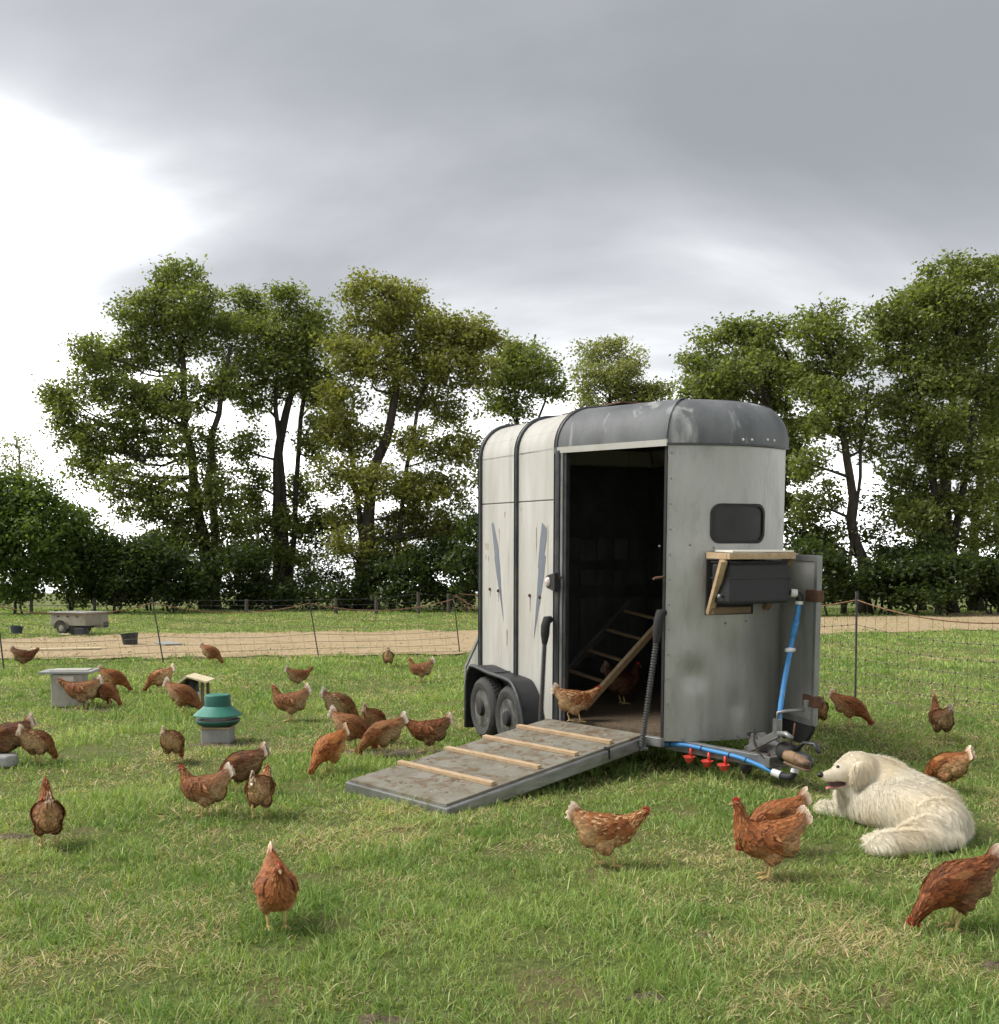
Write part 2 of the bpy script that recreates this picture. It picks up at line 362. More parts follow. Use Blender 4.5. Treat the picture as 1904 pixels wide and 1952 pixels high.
# tussocks: blades that fan out from one crown
TX, TY, TA, TS = [], [], [], []
for y0, y1, dens, nb_ in [(3.0, 5.0, 15, 42), (5.0, 8.0, 11, 34), (8.0, 14, 5, 26), (14, 24, 1.6, 18)]:
    half = .463 * y1 + .7; k_ = int((y1 - y0) * 2 * half * dens); cy_ = rng.uniform(y0, y1, k_); cx_ = rng.uniform(-half, half, k_); ok = np.abs(cx_) < .463 * cy_ + .7
    cx_, cy_ = cx_[ok], cy_[ok]; k_ = len(cx_); sz = rng.uniform(.55, 1.35, k_)
    a_ = rng.uniform(0, 2 * np.pi, (k_, nb_)); r_ = np.abs(rng.normal(0, .034, (k_, nb_))) * sz[:, None]
    TX.append((cx_[:, None] + r_ * np.cos(a_)).ravel()); TY.append((cy_[:, None] + r_ * np.sin(a_)).ravel()); TA.append((a_ + rng.normal(0, .5, a_.shape)).ravel()); TS.append(np.repeat(sz, nb_))
gx = np.concatenate([gx] + TX); gy = np.concatenate([gy] + TY); az = np.concatenate([az] + TA); tuft = np.concatenate([tuft] + TS)
tuss = pn.fbm(gx, gy, .55); dead = pn2.fbm(gx, gy, 1.3) * .55 + pn3.fbm(gx, gy, .30) * .45; gap = pn.fbm(gx + 40, gy + 9, .16)
keep = rng.random(len(gx)) < np.clip(.42 + (tuss - .3) * 1.3 + (gap - .45) * 2.2, .20, 1)
straw_here = in_straw(gx, gy); keep &= ~straw_here | (rng.random(len(gx)) < np.clip(.04 + .9 * np.exp(-np.minimum(np.abs(gy - y_near(gx)), np.abs(y_far(gx) - gy)) / .35) * pn2.fbm(gx, gy, .4) + .25 * (gx > 4.5) + .5 * np.clip(pn3.fbm(gx, gy, 1.6) - .55, 0, 1), 0, 1))
for cx_, cy_, r_, st_ in SOIL: keep &= (((gx - cx_) / (r_ * st_)) ** 2 + ((gy - cy_) / r_) ** 2 > rng.uniform(.35, 1.25, len(gx))) | (rng.random(len(gx)) < .10)
gx, gy, tuss, dead, az, tuft = gx[keep], gy[keep], tuss[keep], dead[keep], az[keep], tuft[keep]; n = len(gx)
far = np.clip((gy - 4) / 20, 0, 1)
h = .92 * (.018 + .058 * np.clip(tuss * 1.9 - .45, 0, 1.2) ** 1.5 + rng.exponential(.010, n)) * rng.uniform(.6, 1.4, n)
h = np.where(tuft > 0, (.040 + .035 * tuft) * rng.uniform(.5, 1.3, n), h); h *= 1 + .25 * far
w = np.maximum(.0040, .00084 * gy) * rng.uniform(.6, 1.4, n)
lean = np.abs(rng.normal(.75, .42, n)); lean = np.where(tuft > 0, np.abs(rng.normal(.65, .35, n)), lean)
pdead = np.clip((dead - .47) * 3.0, .05, .72) * np.where(tuft > 0, .5, 1); isdead = rng.random(n) < pdead
lean = np.where(isdead, rng.uniform(.9, 1.5, n), lean); h = np.where(isdead, h * 1.15, h)
g1 = np.array([.145, .262, .056]); g2 = np.array([.32, .435, .125]); g3 = np.array([.52, .58, .24]); ds = np.array([.76, .66, .40]); dr = np.array([.47, .36, .18])
t = np.clip(pn3.fbm(gx, gy, .9) * 1.9 - .45 + rng.normal(0, .25, n), 0, 1)[:, None]
col = g1 * (1 - t) + g2 * t; y_ = (rng.random(n) < .20 + .35 * np.clip(dead - .35, 0, 1))[:, None]; col = np.where(y_, col * .35 + g3 * .65, col)
col = np.where((tuft > 0)[:, None], col * .55 + g1 * .45, col)
k_ = rng.random(n)[:, None]; col = np.where(isdead[:, None], ds * k_ + dr * (1 - k_), col) * rng.uniform(.75, 1.25, n)[:, None]
blades('grass', gx, gy, h, w, lean, az, col, 'grass_blade')
# coarse seeding stems that stand above the sward
m_ = 900; ty = 3.2 + 9 * rng.random(m_) ** 1.5; tx = rng.uniform(-1, 1, m_) * (.463 * ty + .5)
cl_ = np.repeat(np.array([[.38, .36, .17]]), m_, 0) * rng.uniform(.7, 1.2, m_)[:, None]; gr_ = rng.random(m_) < .5; cl_[gr_] = np.array([.16, .24, .06])
blades('tall_grass', tx, ty, rng.uniform(.07, .17, m_), np.full(m_, .0035), np.abs(rng.normal(.5, .4, m_)), rng.uniform(0, 6.28, m_), cl_, 'grass_blade')
# loose stalks on the mulch strip
n = 26000; tx = rng.uniform(-13, 20, n); u = rng.random(n); ty = y_near(tx) - .15 + (y_far(tx) - y_near(tx) + .3) * u
kp = np.abs(tx) < .463 * ty + 1.2; tx, ty = tx[kp], ty[kp]; n = len(tx); kk = rng.random(n)[:, None]
sc_ = (np.array([.54, .42, .26]) * kk + np.array([.38, .28, .16]) * (1 - kk)) * rng.uniform(.75, 1.2, n)[:, None]
blades('straw', tx, ty, rng.uniform(.06, .16, n), rng.uniform(.012, .024, n), rng.uniform(1.1, 1.5, n), rng.normal(0, 1.2, n), sc_, 'straw_stalk', z=np.full(n, .025))

# ================================================================== trees and hedge
material('bark', (.030, .026, .021), (.062, .053, .043), rough=.95, scale=7, stretch=(1, 1, .25), bump=.03, bscale=14, spec=.1)
material('bark_grey', (.16, .14, .12), (.24, .22, .19), rough=.95, scale=5, bump=.02, spec=.1)
attr_material('leaf', rough=.5, trans=.5, spec=.3, tcol=(1.2, 1.25, .45))
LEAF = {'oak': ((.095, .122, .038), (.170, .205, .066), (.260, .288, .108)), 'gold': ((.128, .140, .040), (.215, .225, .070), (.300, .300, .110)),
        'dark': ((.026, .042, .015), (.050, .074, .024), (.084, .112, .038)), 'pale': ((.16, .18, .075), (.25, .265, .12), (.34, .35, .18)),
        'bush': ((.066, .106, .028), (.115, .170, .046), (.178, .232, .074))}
def leaves_mesh(name, centres, size, pal, up=.45):
    n = len(centres); P = centres
    nv = rng.normal(size=(n, 3)); nv[:, 2] = np.abs(nv[:, 2]) + up; nv /= np.linalg.norm(nv, axis=1)[:, None]
    a = np.cross(nv, rng.normal(size=(n, 3))); a /= np.linalg.norm(a, axis=1)[:, None]; b = np.cross(nv, a)
    s = (size * rng.uniform(.6, 1.4, n))[:, None]
    V = np.stack([P - a * s * .6, P + b * s * .34 + nv * s * .10, P + a * s * .6, P - b * s * .34 + nv * s * .10], 1).reshape(-1, 3); k = np.arange(n) * 4
    c = np.array(LEAF[pal]); t = rng.random(n)[:, None]
    col = np.where(t < .5, c[0] + (c[1] - c[0]) * t * 2, c[1] + (c[2] - c[1]) * (t - .5) * 2) * rng.uniform(.8, 1.2, n)[:, None]
    return fast_mesh(name, V, np.stack([k, k + 1, k + 2, k + 3], 1), None, np.repeat(col, 4, 0))
def foliage_points(C, rad, n_leaf, sub, rs):
    """leaves gathered in sprays that fill the outer part of an ellipsoid"""
    d = rng.normal(size=(sub, 3)); d /= np.linalg.norm(d, axis=1)[:, None]; r = rng.uniform(.2, 1.0, sub) ** .5 * rng.uniform(.85, 1.22, sub)
    S = C + d * r[:, None] * rad
    i = rng.integers(0, sub, n_leaf); g = np.clip(rng.normal(size=(n_leaf, 3)), -1.7, 1.7); g *= (rs * rng.uniform(.5, 1.15, n_leaf))[:, None] * np.array([1, 1, .62])
    return S, S[i] + g
def make_tree(name, label, dist, stems, clumps, pal, leaf=.135, dens=1.0, group=None, cat='tree', bark='bark', spread=.75, spray=.33):
    """stems: list of (base_r, top_r, [(x, y, ddist)...]); clumps: (x, y, rx, ry[, ddist])"""
    m = dist / F_PX
    b0 = at(*stems[0][2][0][:2], dist); b0[2] = 0.0
    root = thing(name, label, cat, b0, group=group)
    tr = MB(); limbs = MB(); axes = []
    for r0, r1, pts in stems:
        P = np.array([at(p[0], p[1], dist + (p[2] if len(p) > 2 else 0)) for p in pts]); P[0, 2] = -.15
        Q = spline(P, 14); Q[1:-1] += rng.normal(0, .06, (12, 3)) * np.array([1, 1, 0]); tt = np.linspace(0, 1, 14)
        rr = .84 * (r0 + (r1 - r0) * tt ** .8); rr[0] *= 1.45; rr[1] *= 1.12
        tr.tube(Q - b0, rr, 10); axes.append((Q, rr))
    pts = []; fill = []
    if len(clumps) > 9 and cat == 'tree':                              # looser foliage between the main boughs
        for _ in range(int(len(clumps) * .95)):
            i, j = rng.integers(0, len(clumps), 2); a_, b_ = clumps[i], clumps[j]
            if abs(a_[0] - b_[0]) + abs(a_[1] - b_[1]) < 190: fill.append(((a_[0] + b_[0]) / 2 + rng.normal(0, 8), (a_[1] + b_[1]) / 2 + rng.normal(0, 8), rng.uniform(24, 36), rng.uniform(20, 28)))
    for c in list(clumps) + fill:
        dd = c[4] if len(c) > 4 else rng.uniform(-1.6, 1.6) * spread
        C = at(c[0], c[1], dist + dd); rad = np.array([c[2] * m, max((c[2] + c[3]) * .5 * m, .8), c[3] * m])
        # limb from the nearest stem, leaving it well below the clump
        best = None
        for Q, rr in axes:
            for i in range(3, len(Q)):
                dz = C[2] - Q[i][2]
                sc = np.linalg.norm(C - Q[i]) + (3 if dz < .3 else 0) + max(0, dz - 5) * .5
                if best is None or sc < best[0]: best = (sc, Q[i], rr[i])
        p0, r0 = best[1], min(best[2] * .75, .05 + .035 * np.linalg.norm(C - best[1]))
        mid = (p0 + C) / 2 + rng.normal(0, .25, 3) + np.array([0, 0, -.15 * np.linalg.norm(C - p0) + .2])
        L_ = spline([p0, mid, C, C + (C - mid) * .5], 9); limbs.tube(L_ - b0, np.linspace(r0 * .62, .012, 9), 6, caps=False)
        area = c[2] * c[3] * m * m * math.pi
        sub = max(6, int(area * 11.0)); n_leaf = int(area * 560 * dens * (.16 / leaf) ** 2)
        S, Lp = foliage_points(C, rad, n_leaf, sub, spray); pts.append(Lp)
        for s_ in S[:max(5, sub // 2)]:
            i = rng.integers(3, 8); limbs.tube(spline([L_[i], (L_[i] + s_) / 2 + rng.normal(0, .15, 3), s_], 5) - b0, np.linspace(.018, .006, 5), 3, caps=False)
    tr.build('trunk', bark, root, smooth=True)
    limbs.build('branches', bark, root, smooth=True, kind='stuff')
    P = np.vstack(pts) - b0; P[:, 2] = np.maximum(P[:, 2], .05)
    link('crown', leaves_mesh('crown', P, leaf, pal), 'leaf', root)
    return root
TG = 'trees along the field edge'
make_tree('oak_tree', 'tall oak with twin trunk, leftmost of the large trees behind the small cart', 45,
    [(.42, .10, [(400, 1166), (392, 1060), (370, 930), (352, 780, .5), (345, 600, .5)]), (.30, .08, [(408, 1166, .2), (412, 1050, .2), (398, 900, -.4), (420, 760, -.6), (440, 660, -.6)])],
    [(345, 535, 42, 30), (372, 565, 36, 36), (318, 590, 50, 40), (250, 610, 34, 34), (390, 640, 60, 50), (300, 665, 66, 48), (230, 680, 48, 44), (170, 668, 30, 26), (175, 735, 46, 44), (112, 752, 32, 30),
     (250, 760, 64, 46), (340, 755, 62, 48), (425, 740, 44, 40), (130, 815, 40, 36), (200, 835, 58, 42), (285, 840, 60, 42), (375, 850, 52, 42), (165, 895, 46, 34), (240, 915, 56, 38), (330, 935, 54, 36),
     (415, 930, 44, 40), (265, 975, 50, 32), (350, 1000, 46, 32), (440, 1000, 40, 30), (300, 1030, 40, 24), (355, 1055, 34, 22), (425, 1050, 30, 22), (385, 1030, 34, 22)], 'oak', group=TG)
make_tree('oak_tree', 'straight-trunked oak standing second from the left, forked high up', 47,
    [(.40, .16, [(540, 1160), (534, 1040), (528, 930), (536, 820), (560, 735)]), (.17, .05, [(548, 800), (580, 720, .4), (600, 640, .6)]), (.17, .05, [(546, 780), (520, 690, -.4), (500, 620, -.6)])],
    [(455, 590, 40, 36), (500, 600, 34, 34), (548, 575, 36, 28), (590, 600, 34, 26), (480, 650, 50, 44), (550, 640, 50, 42), (610, 660, 46, 40), (465, 710, 46, 34), (525, 705, 46, 32), (590, 722, 50, 34),
     (480, 775, 34, 26), (625, 770, 36, 28), (475, 850, 34, 34), (600, 850, 36, 32), (480, 925, 42, 36), (575, 930, 36, 34), (490, 1000, 40, 28), (560, 1010, 40, 26), (505, 1050, 32, 22), (565, 1060, 30, 22), (470, 970, 34, 26), (600, 980, 32, 26)], 'oak', group=TG)
make_tree('oak_tree', 'broad golden-green oak just left of the horse trailer', 44,
    [(.42, .10, [(706, 1160), (702, 1050), (708, 930), (745, 800), (752, 700), (740, 620)]), (.24, .07, [(684, 1160, .3), (688, 1040, .3), (676, 900, .6), (650, 780, .8)]), (.14, .04, [(742, 800), (800, 760), (870, 740)])],
    [(690, 555, 36, 32), (735, 570, 42, 36), (785, 575, 36, 32), (700, 620, 52, 42), (765, 630, 60, 44), (830, 625, 42, 36), (890, 640, 46, 34), (930, 650, 26, 28), (660, 680, 46, 42), (725, 700, 54, 42),
     (800, 700, 54, 40), (865, 700, 50, 38), (915, 710, 34, 32), (650, 755, 40, 34), (770, 770, 46, 30), (850, 775, 50, 32), (635, 830, 42, 34), (690, 840, 48, 36), (800, 850, 52, 36), (870, 850, 40, 40),
     (640, 905, 44, 34), (720, 920, 46, 36), (790, 930, 46, 34), (855, 935, 44, 40), (665, 985, 40, 30), (770, 1005, 50, 32), (845, 1010, 46, 36), (880, 1060, 30, 30), (650, 1040, 32, 24), (720, 1035, 36, 24), (775, 1060, 34, 24), (690, 1070, 30, 20)], 'gold', group=TG)
make_tree('oak_tree', 'smaller round-topped oak partly hidden by the trailer roof', 46,
    [(.28, .06, [(965, 1160), (968, 1000), (985, 860), (980, 720)]), (.10, .03, [(985, 830), (1030, 780), (1060, 750)])],
    [(985, 680, 40, 26), (1025, 700, 34, 26), (960, 715, 34, 30), (1055, 738, 30, 26), (1000, 735, 42, 26), (950, 765, 30, 26), (990, 850, 50, 40), (940, 900, 40, 40), (1000, 950, 60, 50), (960, 1030, 60, 50)], 'oak', group=TG)
make_tree('oak_tree', 'thin yellowish tree showing above the middle of the trailer roof', 58,
    [(.26, .06, [(1165, 1145), (1165, 950), (1160, 800), (1165, 690)])],
    [(1130, 680, 34, 28), (1175, 665, 36, 22), (1205, 690, 24, 24), (1120, 725, 28, 28), (1165, 725, 34, 24), (1230, 745, 30, 22), (1262, 750, 20, 20), (1200, 770, 44, 24), (1130, 775, 36, 26), (1170, 850, 60, 50), (1220, 900, 50, 50)], 'pale', dens=.8, group=TG)
make_tree('oak_tree', 'dense dark oak rising behind the front end of the trailer', 42,
    [(.36, .10, [(1475, 1165), (1480, 1000), (1488, 860), (1462, 760), (1420, 680)]), (.14, .04, [(1485, 840), (1500, 740), (1490, 660)])],
    [(1335, 680, 32, 30), (1375, 640, 42, 30), (1425, 630, 40, 30), (1470, 640, 36, 30), (1350, 720, 44, 34), (1405, 690, 50, 38), (1465, 695, 48, 38), (1325, 755, 34, 28), (1390, 745, 52, 28), (1460, 750, 48, 30),
     (1510, 720, 32, 34), (1500, 800, 30, 34), (1510, 890, 30, 46), (1505, 980, 34, 44), (1440, 850, 50, 50), (1400, 950, 60, 60)], 'oak', dens=1.15, group=TG)
make_tree('oak_tree', 'slender leaning oak with bare lower trunk right of the trailer', 40,
    [(.30, .10, [(1648, 1165), (1640, 1080), (1622, 980), (1618, 880), (1600, 790), (1590, 690)]), (.10, .03, [(1612, 850), (1650, 780), (1665, 720)])],
    [(1572, 605, 22, 24), (1600, 635, 34, 26), (1545, 640, 34, 28), (1630, 660, 28, 26), (1560, 690, 46, 36), (1615, 705, 42, 34), (1545, 750, 40, 34), (1605, 770, 42, 34), (1650, 765, 28, 30), (1555, 815, 40, 32),
     (1620, 830, 38, 30), (1660, 850, 20, 28), (1545, 885, 36, 34), (1585, 940, 30, 30), (1540, 970, 32, 40), (1570, 1030, 36, 30)], 'oak', dens=.9, group=TG)
make_tree('oak_tree', 'tallest oak at the right edge with heavy layered crown', 41,
    [(.40, .10, [(1806, 1165), (1804, 1040), (1800, 900), (1815, 760), (1830, 600)]), (.22, .06, [(1806, 1000), (1770, 880), (1745, 760), (1720, 650)]), (.22, .06, [(1802, 950), (1850, 830), (1880, 700)])],
    [(1790, 530, 40, 26), (1845, 520, 46, 26), (1895, 520, 40, 28), (1755, 575, 46, 34), (1820, 575, 54, 36), (1885, 585, 50, 40), (1690, 600, 36, 32), (1735, 635, 46, 36), (1800, 645, 54, 40), (1870, 660, 54, 42),
     (1690, 665, 34, 36), (1740, 710, 48, 38), (1810, 725, 56, 40), (1885, 740, 50, 40), (1715, 770, 44, 36), (1780, 795, 54, 38), (1850, 810, 56, 38), (1730, 845, 42, 36), (1800, 870, 52, 36), (1880, 880, 46, 40),
     (1715, 915, 40, 34), (1780, 945, 48, 34), (1850, 950, 46, 36), (1740, 985, 42, 30), (1810, 1020, 44, 28)], 'oak', dens=1.15, group=TG)
make_tree('oak_tree', 'dark oak cut off by the right edge of the view, close-set trunk', 43,
    [(.30, .10, [(1860, 1165), (1858, 1040), (1870, 900), (1900, 760)]), (.2, .08, [(1756, 1165, .6), (1752, 1050, .6), (1748, 930, .6)])],
    [(1930, 640, 50, 50), (1925, 720, 50, 50), (1915, 800, 46, 44), (1905, 880, 46, 40), (1900, 960, 46, 40), (1880, 1020, 46, 32), (1760, 1010, 40, 34), (1940, 1020, 50, 50)], 'oak', group=TG)
make_tree('bare_tree', 'pale thin-leaved tree far off at the left edge above the hedge', 75,
    [(.2, .05, [(32, 1140), (34, 980), (38, 880), (30, 830)])],
    [(30, 850, 34, 26), (60, 880, 26, 22), (5, 880, 30, 24), (40, 905, 40, 20)], 'pale', dens=.28, leaf=.16, bark='bark_grey')
SG = 'hedge shrubs under the trees'
def shrub(label, dist, x, clumps, pal, dens=1.0, leaf=.14):
    make_tree('hedge_shrub', label, dist, [(.07, .03, [(x, 1160), (x + 3, 1120), (x, 1080)]), (.05, .02, [(x + 8, 1160), (x + 18, 1110), (x + 30, 1070)])], clumps, pal, dens=dens, leaf=leaf, group=SG, cat='shrub', spray=.34, spread=.5)
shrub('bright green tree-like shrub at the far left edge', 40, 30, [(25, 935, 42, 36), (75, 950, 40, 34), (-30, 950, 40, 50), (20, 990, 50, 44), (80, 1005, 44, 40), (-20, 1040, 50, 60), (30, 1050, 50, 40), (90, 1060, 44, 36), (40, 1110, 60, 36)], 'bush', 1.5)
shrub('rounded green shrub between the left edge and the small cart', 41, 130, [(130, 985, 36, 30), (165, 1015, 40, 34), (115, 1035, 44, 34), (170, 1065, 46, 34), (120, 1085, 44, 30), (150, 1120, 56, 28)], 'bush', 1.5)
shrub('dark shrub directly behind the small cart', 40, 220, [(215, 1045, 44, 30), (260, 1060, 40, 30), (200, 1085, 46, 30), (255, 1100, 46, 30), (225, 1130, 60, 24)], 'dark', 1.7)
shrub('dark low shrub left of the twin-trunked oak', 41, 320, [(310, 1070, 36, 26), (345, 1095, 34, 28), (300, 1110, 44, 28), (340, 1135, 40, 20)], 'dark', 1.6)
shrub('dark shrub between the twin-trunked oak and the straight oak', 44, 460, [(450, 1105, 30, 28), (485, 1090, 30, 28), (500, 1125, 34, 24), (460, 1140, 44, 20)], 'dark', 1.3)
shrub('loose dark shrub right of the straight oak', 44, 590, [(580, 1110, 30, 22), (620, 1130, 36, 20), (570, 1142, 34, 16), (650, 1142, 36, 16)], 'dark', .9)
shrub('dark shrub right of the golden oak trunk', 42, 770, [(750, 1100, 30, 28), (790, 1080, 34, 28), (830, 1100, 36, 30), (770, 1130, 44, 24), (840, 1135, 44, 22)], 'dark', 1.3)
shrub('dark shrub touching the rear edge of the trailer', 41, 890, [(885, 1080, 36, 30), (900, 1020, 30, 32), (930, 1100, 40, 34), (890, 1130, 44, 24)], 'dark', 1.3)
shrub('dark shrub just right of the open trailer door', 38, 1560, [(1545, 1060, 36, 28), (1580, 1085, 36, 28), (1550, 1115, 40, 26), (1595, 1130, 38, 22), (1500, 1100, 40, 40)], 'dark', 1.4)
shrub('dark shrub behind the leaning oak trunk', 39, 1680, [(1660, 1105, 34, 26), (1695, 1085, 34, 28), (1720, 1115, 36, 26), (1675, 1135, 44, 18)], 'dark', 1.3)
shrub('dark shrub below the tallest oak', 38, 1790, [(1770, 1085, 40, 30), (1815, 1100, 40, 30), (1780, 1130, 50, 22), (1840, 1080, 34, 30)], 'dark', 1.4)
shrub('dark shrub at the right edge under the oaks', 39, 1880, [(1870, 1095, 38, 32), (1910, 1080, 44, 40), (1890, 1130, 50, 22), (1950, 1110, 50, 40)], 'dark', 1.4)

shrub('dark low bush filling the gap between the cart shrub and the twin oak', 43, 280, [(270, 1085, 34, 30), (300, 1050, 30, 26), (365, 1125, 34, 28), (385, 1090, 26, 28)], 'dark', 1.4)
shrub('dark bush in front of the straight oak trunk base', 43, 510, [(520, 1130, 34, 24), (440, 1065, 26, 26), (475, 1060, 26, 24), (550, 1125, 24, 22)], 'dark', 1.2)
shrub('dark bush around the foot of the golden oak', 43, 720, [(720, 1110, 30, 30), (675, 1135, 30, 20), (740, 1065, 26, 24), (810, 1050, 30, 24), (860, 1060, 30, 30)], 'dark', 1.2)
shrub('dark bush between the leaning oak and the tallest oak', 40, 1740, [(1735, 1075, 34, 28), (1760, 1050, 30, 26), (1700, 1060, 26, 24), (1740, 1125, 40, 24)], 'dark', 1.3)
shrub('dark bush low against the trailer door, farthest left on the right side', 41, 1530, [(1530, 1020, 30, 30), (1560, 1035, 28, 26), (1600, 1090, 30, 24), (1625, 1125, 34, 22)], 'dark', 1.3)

make_tree('oak_sapling', 'sparse understory sapling filling the gap between the straight oak and the golden oak', 48, [(.07, .02, [(620, 1160), (622, 1100), (628, 1030)])],
    [(590, 1050, 34, 26), (640, 1040, 34, 26), (620, 1085, 40, 22), (655, 1100, 34, 22), (585, 1095, 30, 22), (610, 1010, 34, 22), (655, 1000, 28, 24)], 'dark', dens=.42, cat='sapling')
make_tree('oak_sapling', 'sparse understory sapling beside the twin-trunked oak on its right', 47, [(.06, .02, [(455, 1160), (452, 1100), (448, 1040)])],
    [(440, 1040, 32, 24), (480, 1030, 30, 24), (460, 1065, 34, 22), (430, 1085, 26, 22), (490, 1070, 26, 22)], 'oak', dens=.5, cat='sapling')
make_tree('oak_sapling', 'sparse understory sapling right of the leaning oak trunk', 43, [(.06, .02, [(1670, 1160), (1672, 1080), (1668, 1000)])],
    [(1665, 960, 26, 26), (1690, 1000, 28, 26), (1655, 1030, 28, 24), (1690, 1050, 28, 22), (1600, 1010, 28, 28), (1590, 1060, 30, 24)], 'dark', dens=.5, cat='sapling')

# ================================================================== horse trailer
# local frame: x forward (towards the coupling), y across to the far side, z up from the floor; (0,0,0) at the side rib by the ramp
def trailer_matrix():
    yaw, pit, rol = .4114, .0348, .0134
    u = np.array([math.sin(yaw), -math.cos(yaw), 0]); v = np.array([math.cos(yaw), math.sin(yaw), 0]); w = np.array([0, 0, 1.])
    u2 = u * math.cos(pit) - w * math.sin(pit); w2 = w * math.cos(pit) + u * math.sin(pit)
    v3 = v * math.cos(rol) + w2 * math.sin(rol); w3 = w2 * math.cos(rol) - v * math.sin(rol)
    return np.stack([u2, v3, w3], 1), np.array([.453, 8.599, .304])
TR, TT = trailer_matrix(); TI = TR.T
TM = Matrix([[*TR[0], TT[0]], [*TR[1], TT[1]], [*TR[2], TT[2]], [0, 0, 0, 1]])
def loc(p): return TI @ (np.asarray(p, float) - TT)
def on(px, py, axis, val):
    """where the sight line through a print position meets a plane of the trailer"""
    O = loc((0, 0, CAM_H)); D = TI @ ray(px, py); return O + D * ((val - O[axis]) / D[axis])
LEN, MIDRIB, SEAM, EAVE = 1.56, .76, 1.735, 2.145
DA, DB, FW = .984, .389, 1.036; WID = 2 * DB + FW; RAD = .30; BULGE = .15
P2, P3, P4, P5 = np.array([0, 0.]), np.array([DA, DB]), np.array([DA, DB + FW]), np.array([0, WID])
material('white_paint', (.435, .424, .392), (.36, .348, .312), rough=.55, scale=2.6, stretch=(1.6, 1.6, .35), bump=.003, bscale=7, c3=(.26, .225, .175), scale3=3.4, lo3=.56, hi3=.82, stretch3=(2.4, 2.4, .20), spec=.35)
material('grey_sheet', (.25, .25, .232), (.375, .375, .352), rough=.4, metal=.3, scale=1.5, stretch=(1.6, 1.6, .5), bump=.014, bscale=2.6, c3=(.16, .16, .14), scale3=2.0, lo3=.54, hi3=.82, stretch3=(2.2, 2.2, .55), spec=.5, lo=.32, hi=.66)
material('roof_metal', (.070, .074, .078), (.150, .157, .162), rough=.62, metal=.1, scale=2.2, stretch=(1.8, 1.8, .8), bump=.004, bscale=5, c3=(.33, .335, .325), scale3=2.4, lo3=.56, hi3=.69, stretch3=(2.2, 2.2, .5), spec=.35, lo=.3, hi=.62)
material('rubber_black', (.018, .018, .019), (.030, .029, .028), rough=.75, scale=12, spec=.3)
material('dark_steel', (.040, .042, .045), (.075, .077, .080), rough=.5, metal=.5, scale=9, c3=(.12, .075, .045), scale3=9, lo3=.6, hi3=.8, bump=.002)
material('galvanised', (.19, .195, .19), (.28, .285, .28), rough=.48, metal=.55, scale=7, c3=(.21, .18, .14), scale3=5, lo3=.58, hi3=.8, bump=.002)
material('hitch_grey', (.115, .115, .112), (.175, .175, .17), rough=.6, metal=.3, scale=12, c3=(.10, .07, .05), scale3=9, lo3=.5, hi3=.7, bump=.004)
material('aluminium', (.20, .20, .20), (.30, .30, .30), rough=.4, metal=.6, scale=9, stretch=(.6, .6, 3), c3=(.17, .16, .14), scale3=6, lo3=.58, hi3=.78, bump=.003)
material('rusty', (.13, .060, .032), (.075, .045, .030), rough=.85, scale=14, bump=.003)
material('black_plastic', (.015, .016, .018), (.026, .027, .030), rough=.55, scale=6, bump=.002)
material('sleeve', (.050, .050, .050), (.075, .074, .072), rough=.6, scale=8)
material('tyre_rubber', (.030, .030, .029), (.060, .057, .052), rough=.85, scale=8, bump=.003, c3=(.11, .095, .075), scale3=4, lo3=.6, hi3=.85)
material('timber', (.47, .345, .215), (.37, .255, .145), rough=.75, scale=5, stretch=(1, 6, 6), bump=.002, c3=(.30, .185, .095), scale3=6, lo3=.66, hi3=.85)
material('dark_timber', (.13, .088, .05), (.18, .12, .07), rough=.85, scale=6, bump=.003)
material('ramp_board', (.225, .213, .175), (.175, .165, .132), rough=.88, scale=6, bump=.004, bscale=30, c3=(.135, .092, .055), scale3=9, lo3=.48, hi3=.66, spec=.15)
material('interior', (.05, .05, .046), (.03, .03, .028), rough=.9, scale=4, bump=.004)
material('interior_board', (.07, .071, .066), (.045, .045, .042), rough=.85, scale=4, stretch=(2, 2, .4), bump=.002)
material('litter', (.13, .095, .06), (.075, .052, .032), rough=.95, scale=30, bump=.012, bscale=40)
material('dung', (.22, .155, .10), (.15, .105, .065), rough=.9, scale=9)
material('decal_blue', (.085, .102, .130), (.12, .138, .168), rough=.5, scale=8, stretch=(1, 1, .3), c3=(.40, .40, .38), scale3=14, lo3=.66, hi3=.75)
material('white_board', (.74, .72, .64), (.62, .59, .51), rough=.6, scale=6)
material('window_dark', (.010, .011, .011), (.016, .017, .016), rough=.35, scale=4, spec=.3)
material('blue_pipe', (.040, .20, .47), (.055, .25, .54), rough=.5, scale=14, c3=(.24, .33, .42), scale3=12, lo3=.58, hi3=.76)
material('white_plastic', (.72, .73, .72), (.60, .61, .60), rough=.45, scale=20)
material('red_plastic', (.62, .050, .035), (.70, .095, .07), rough=.4, scale=20)
material('glass_lens', (.62, .55, .52), (.42, .34, .31), rough=.15, scale=20, spec=.8)
material('leather', (.17, .095, .048), (.30, .19, .105), rough=.6, scale=22, bump=.004, c3=(.052, .035, .024), scale3=14, lo3=.5, hi3=.66)
material('rim_silver', (.20, .20, .19), (.12, .118, .11), rough=.5, metal=.4, scale=12, c3=(.05, .045, .04), scale3=7, lo3=.42, hi3=.58)

T = thing('horse_trailer', 'weathered white and grey twin-axle horse trailer with its side ramp let down', 'trailer', matrix=TM)
def xy(p, z): return np.array([p[0], p[1], z])
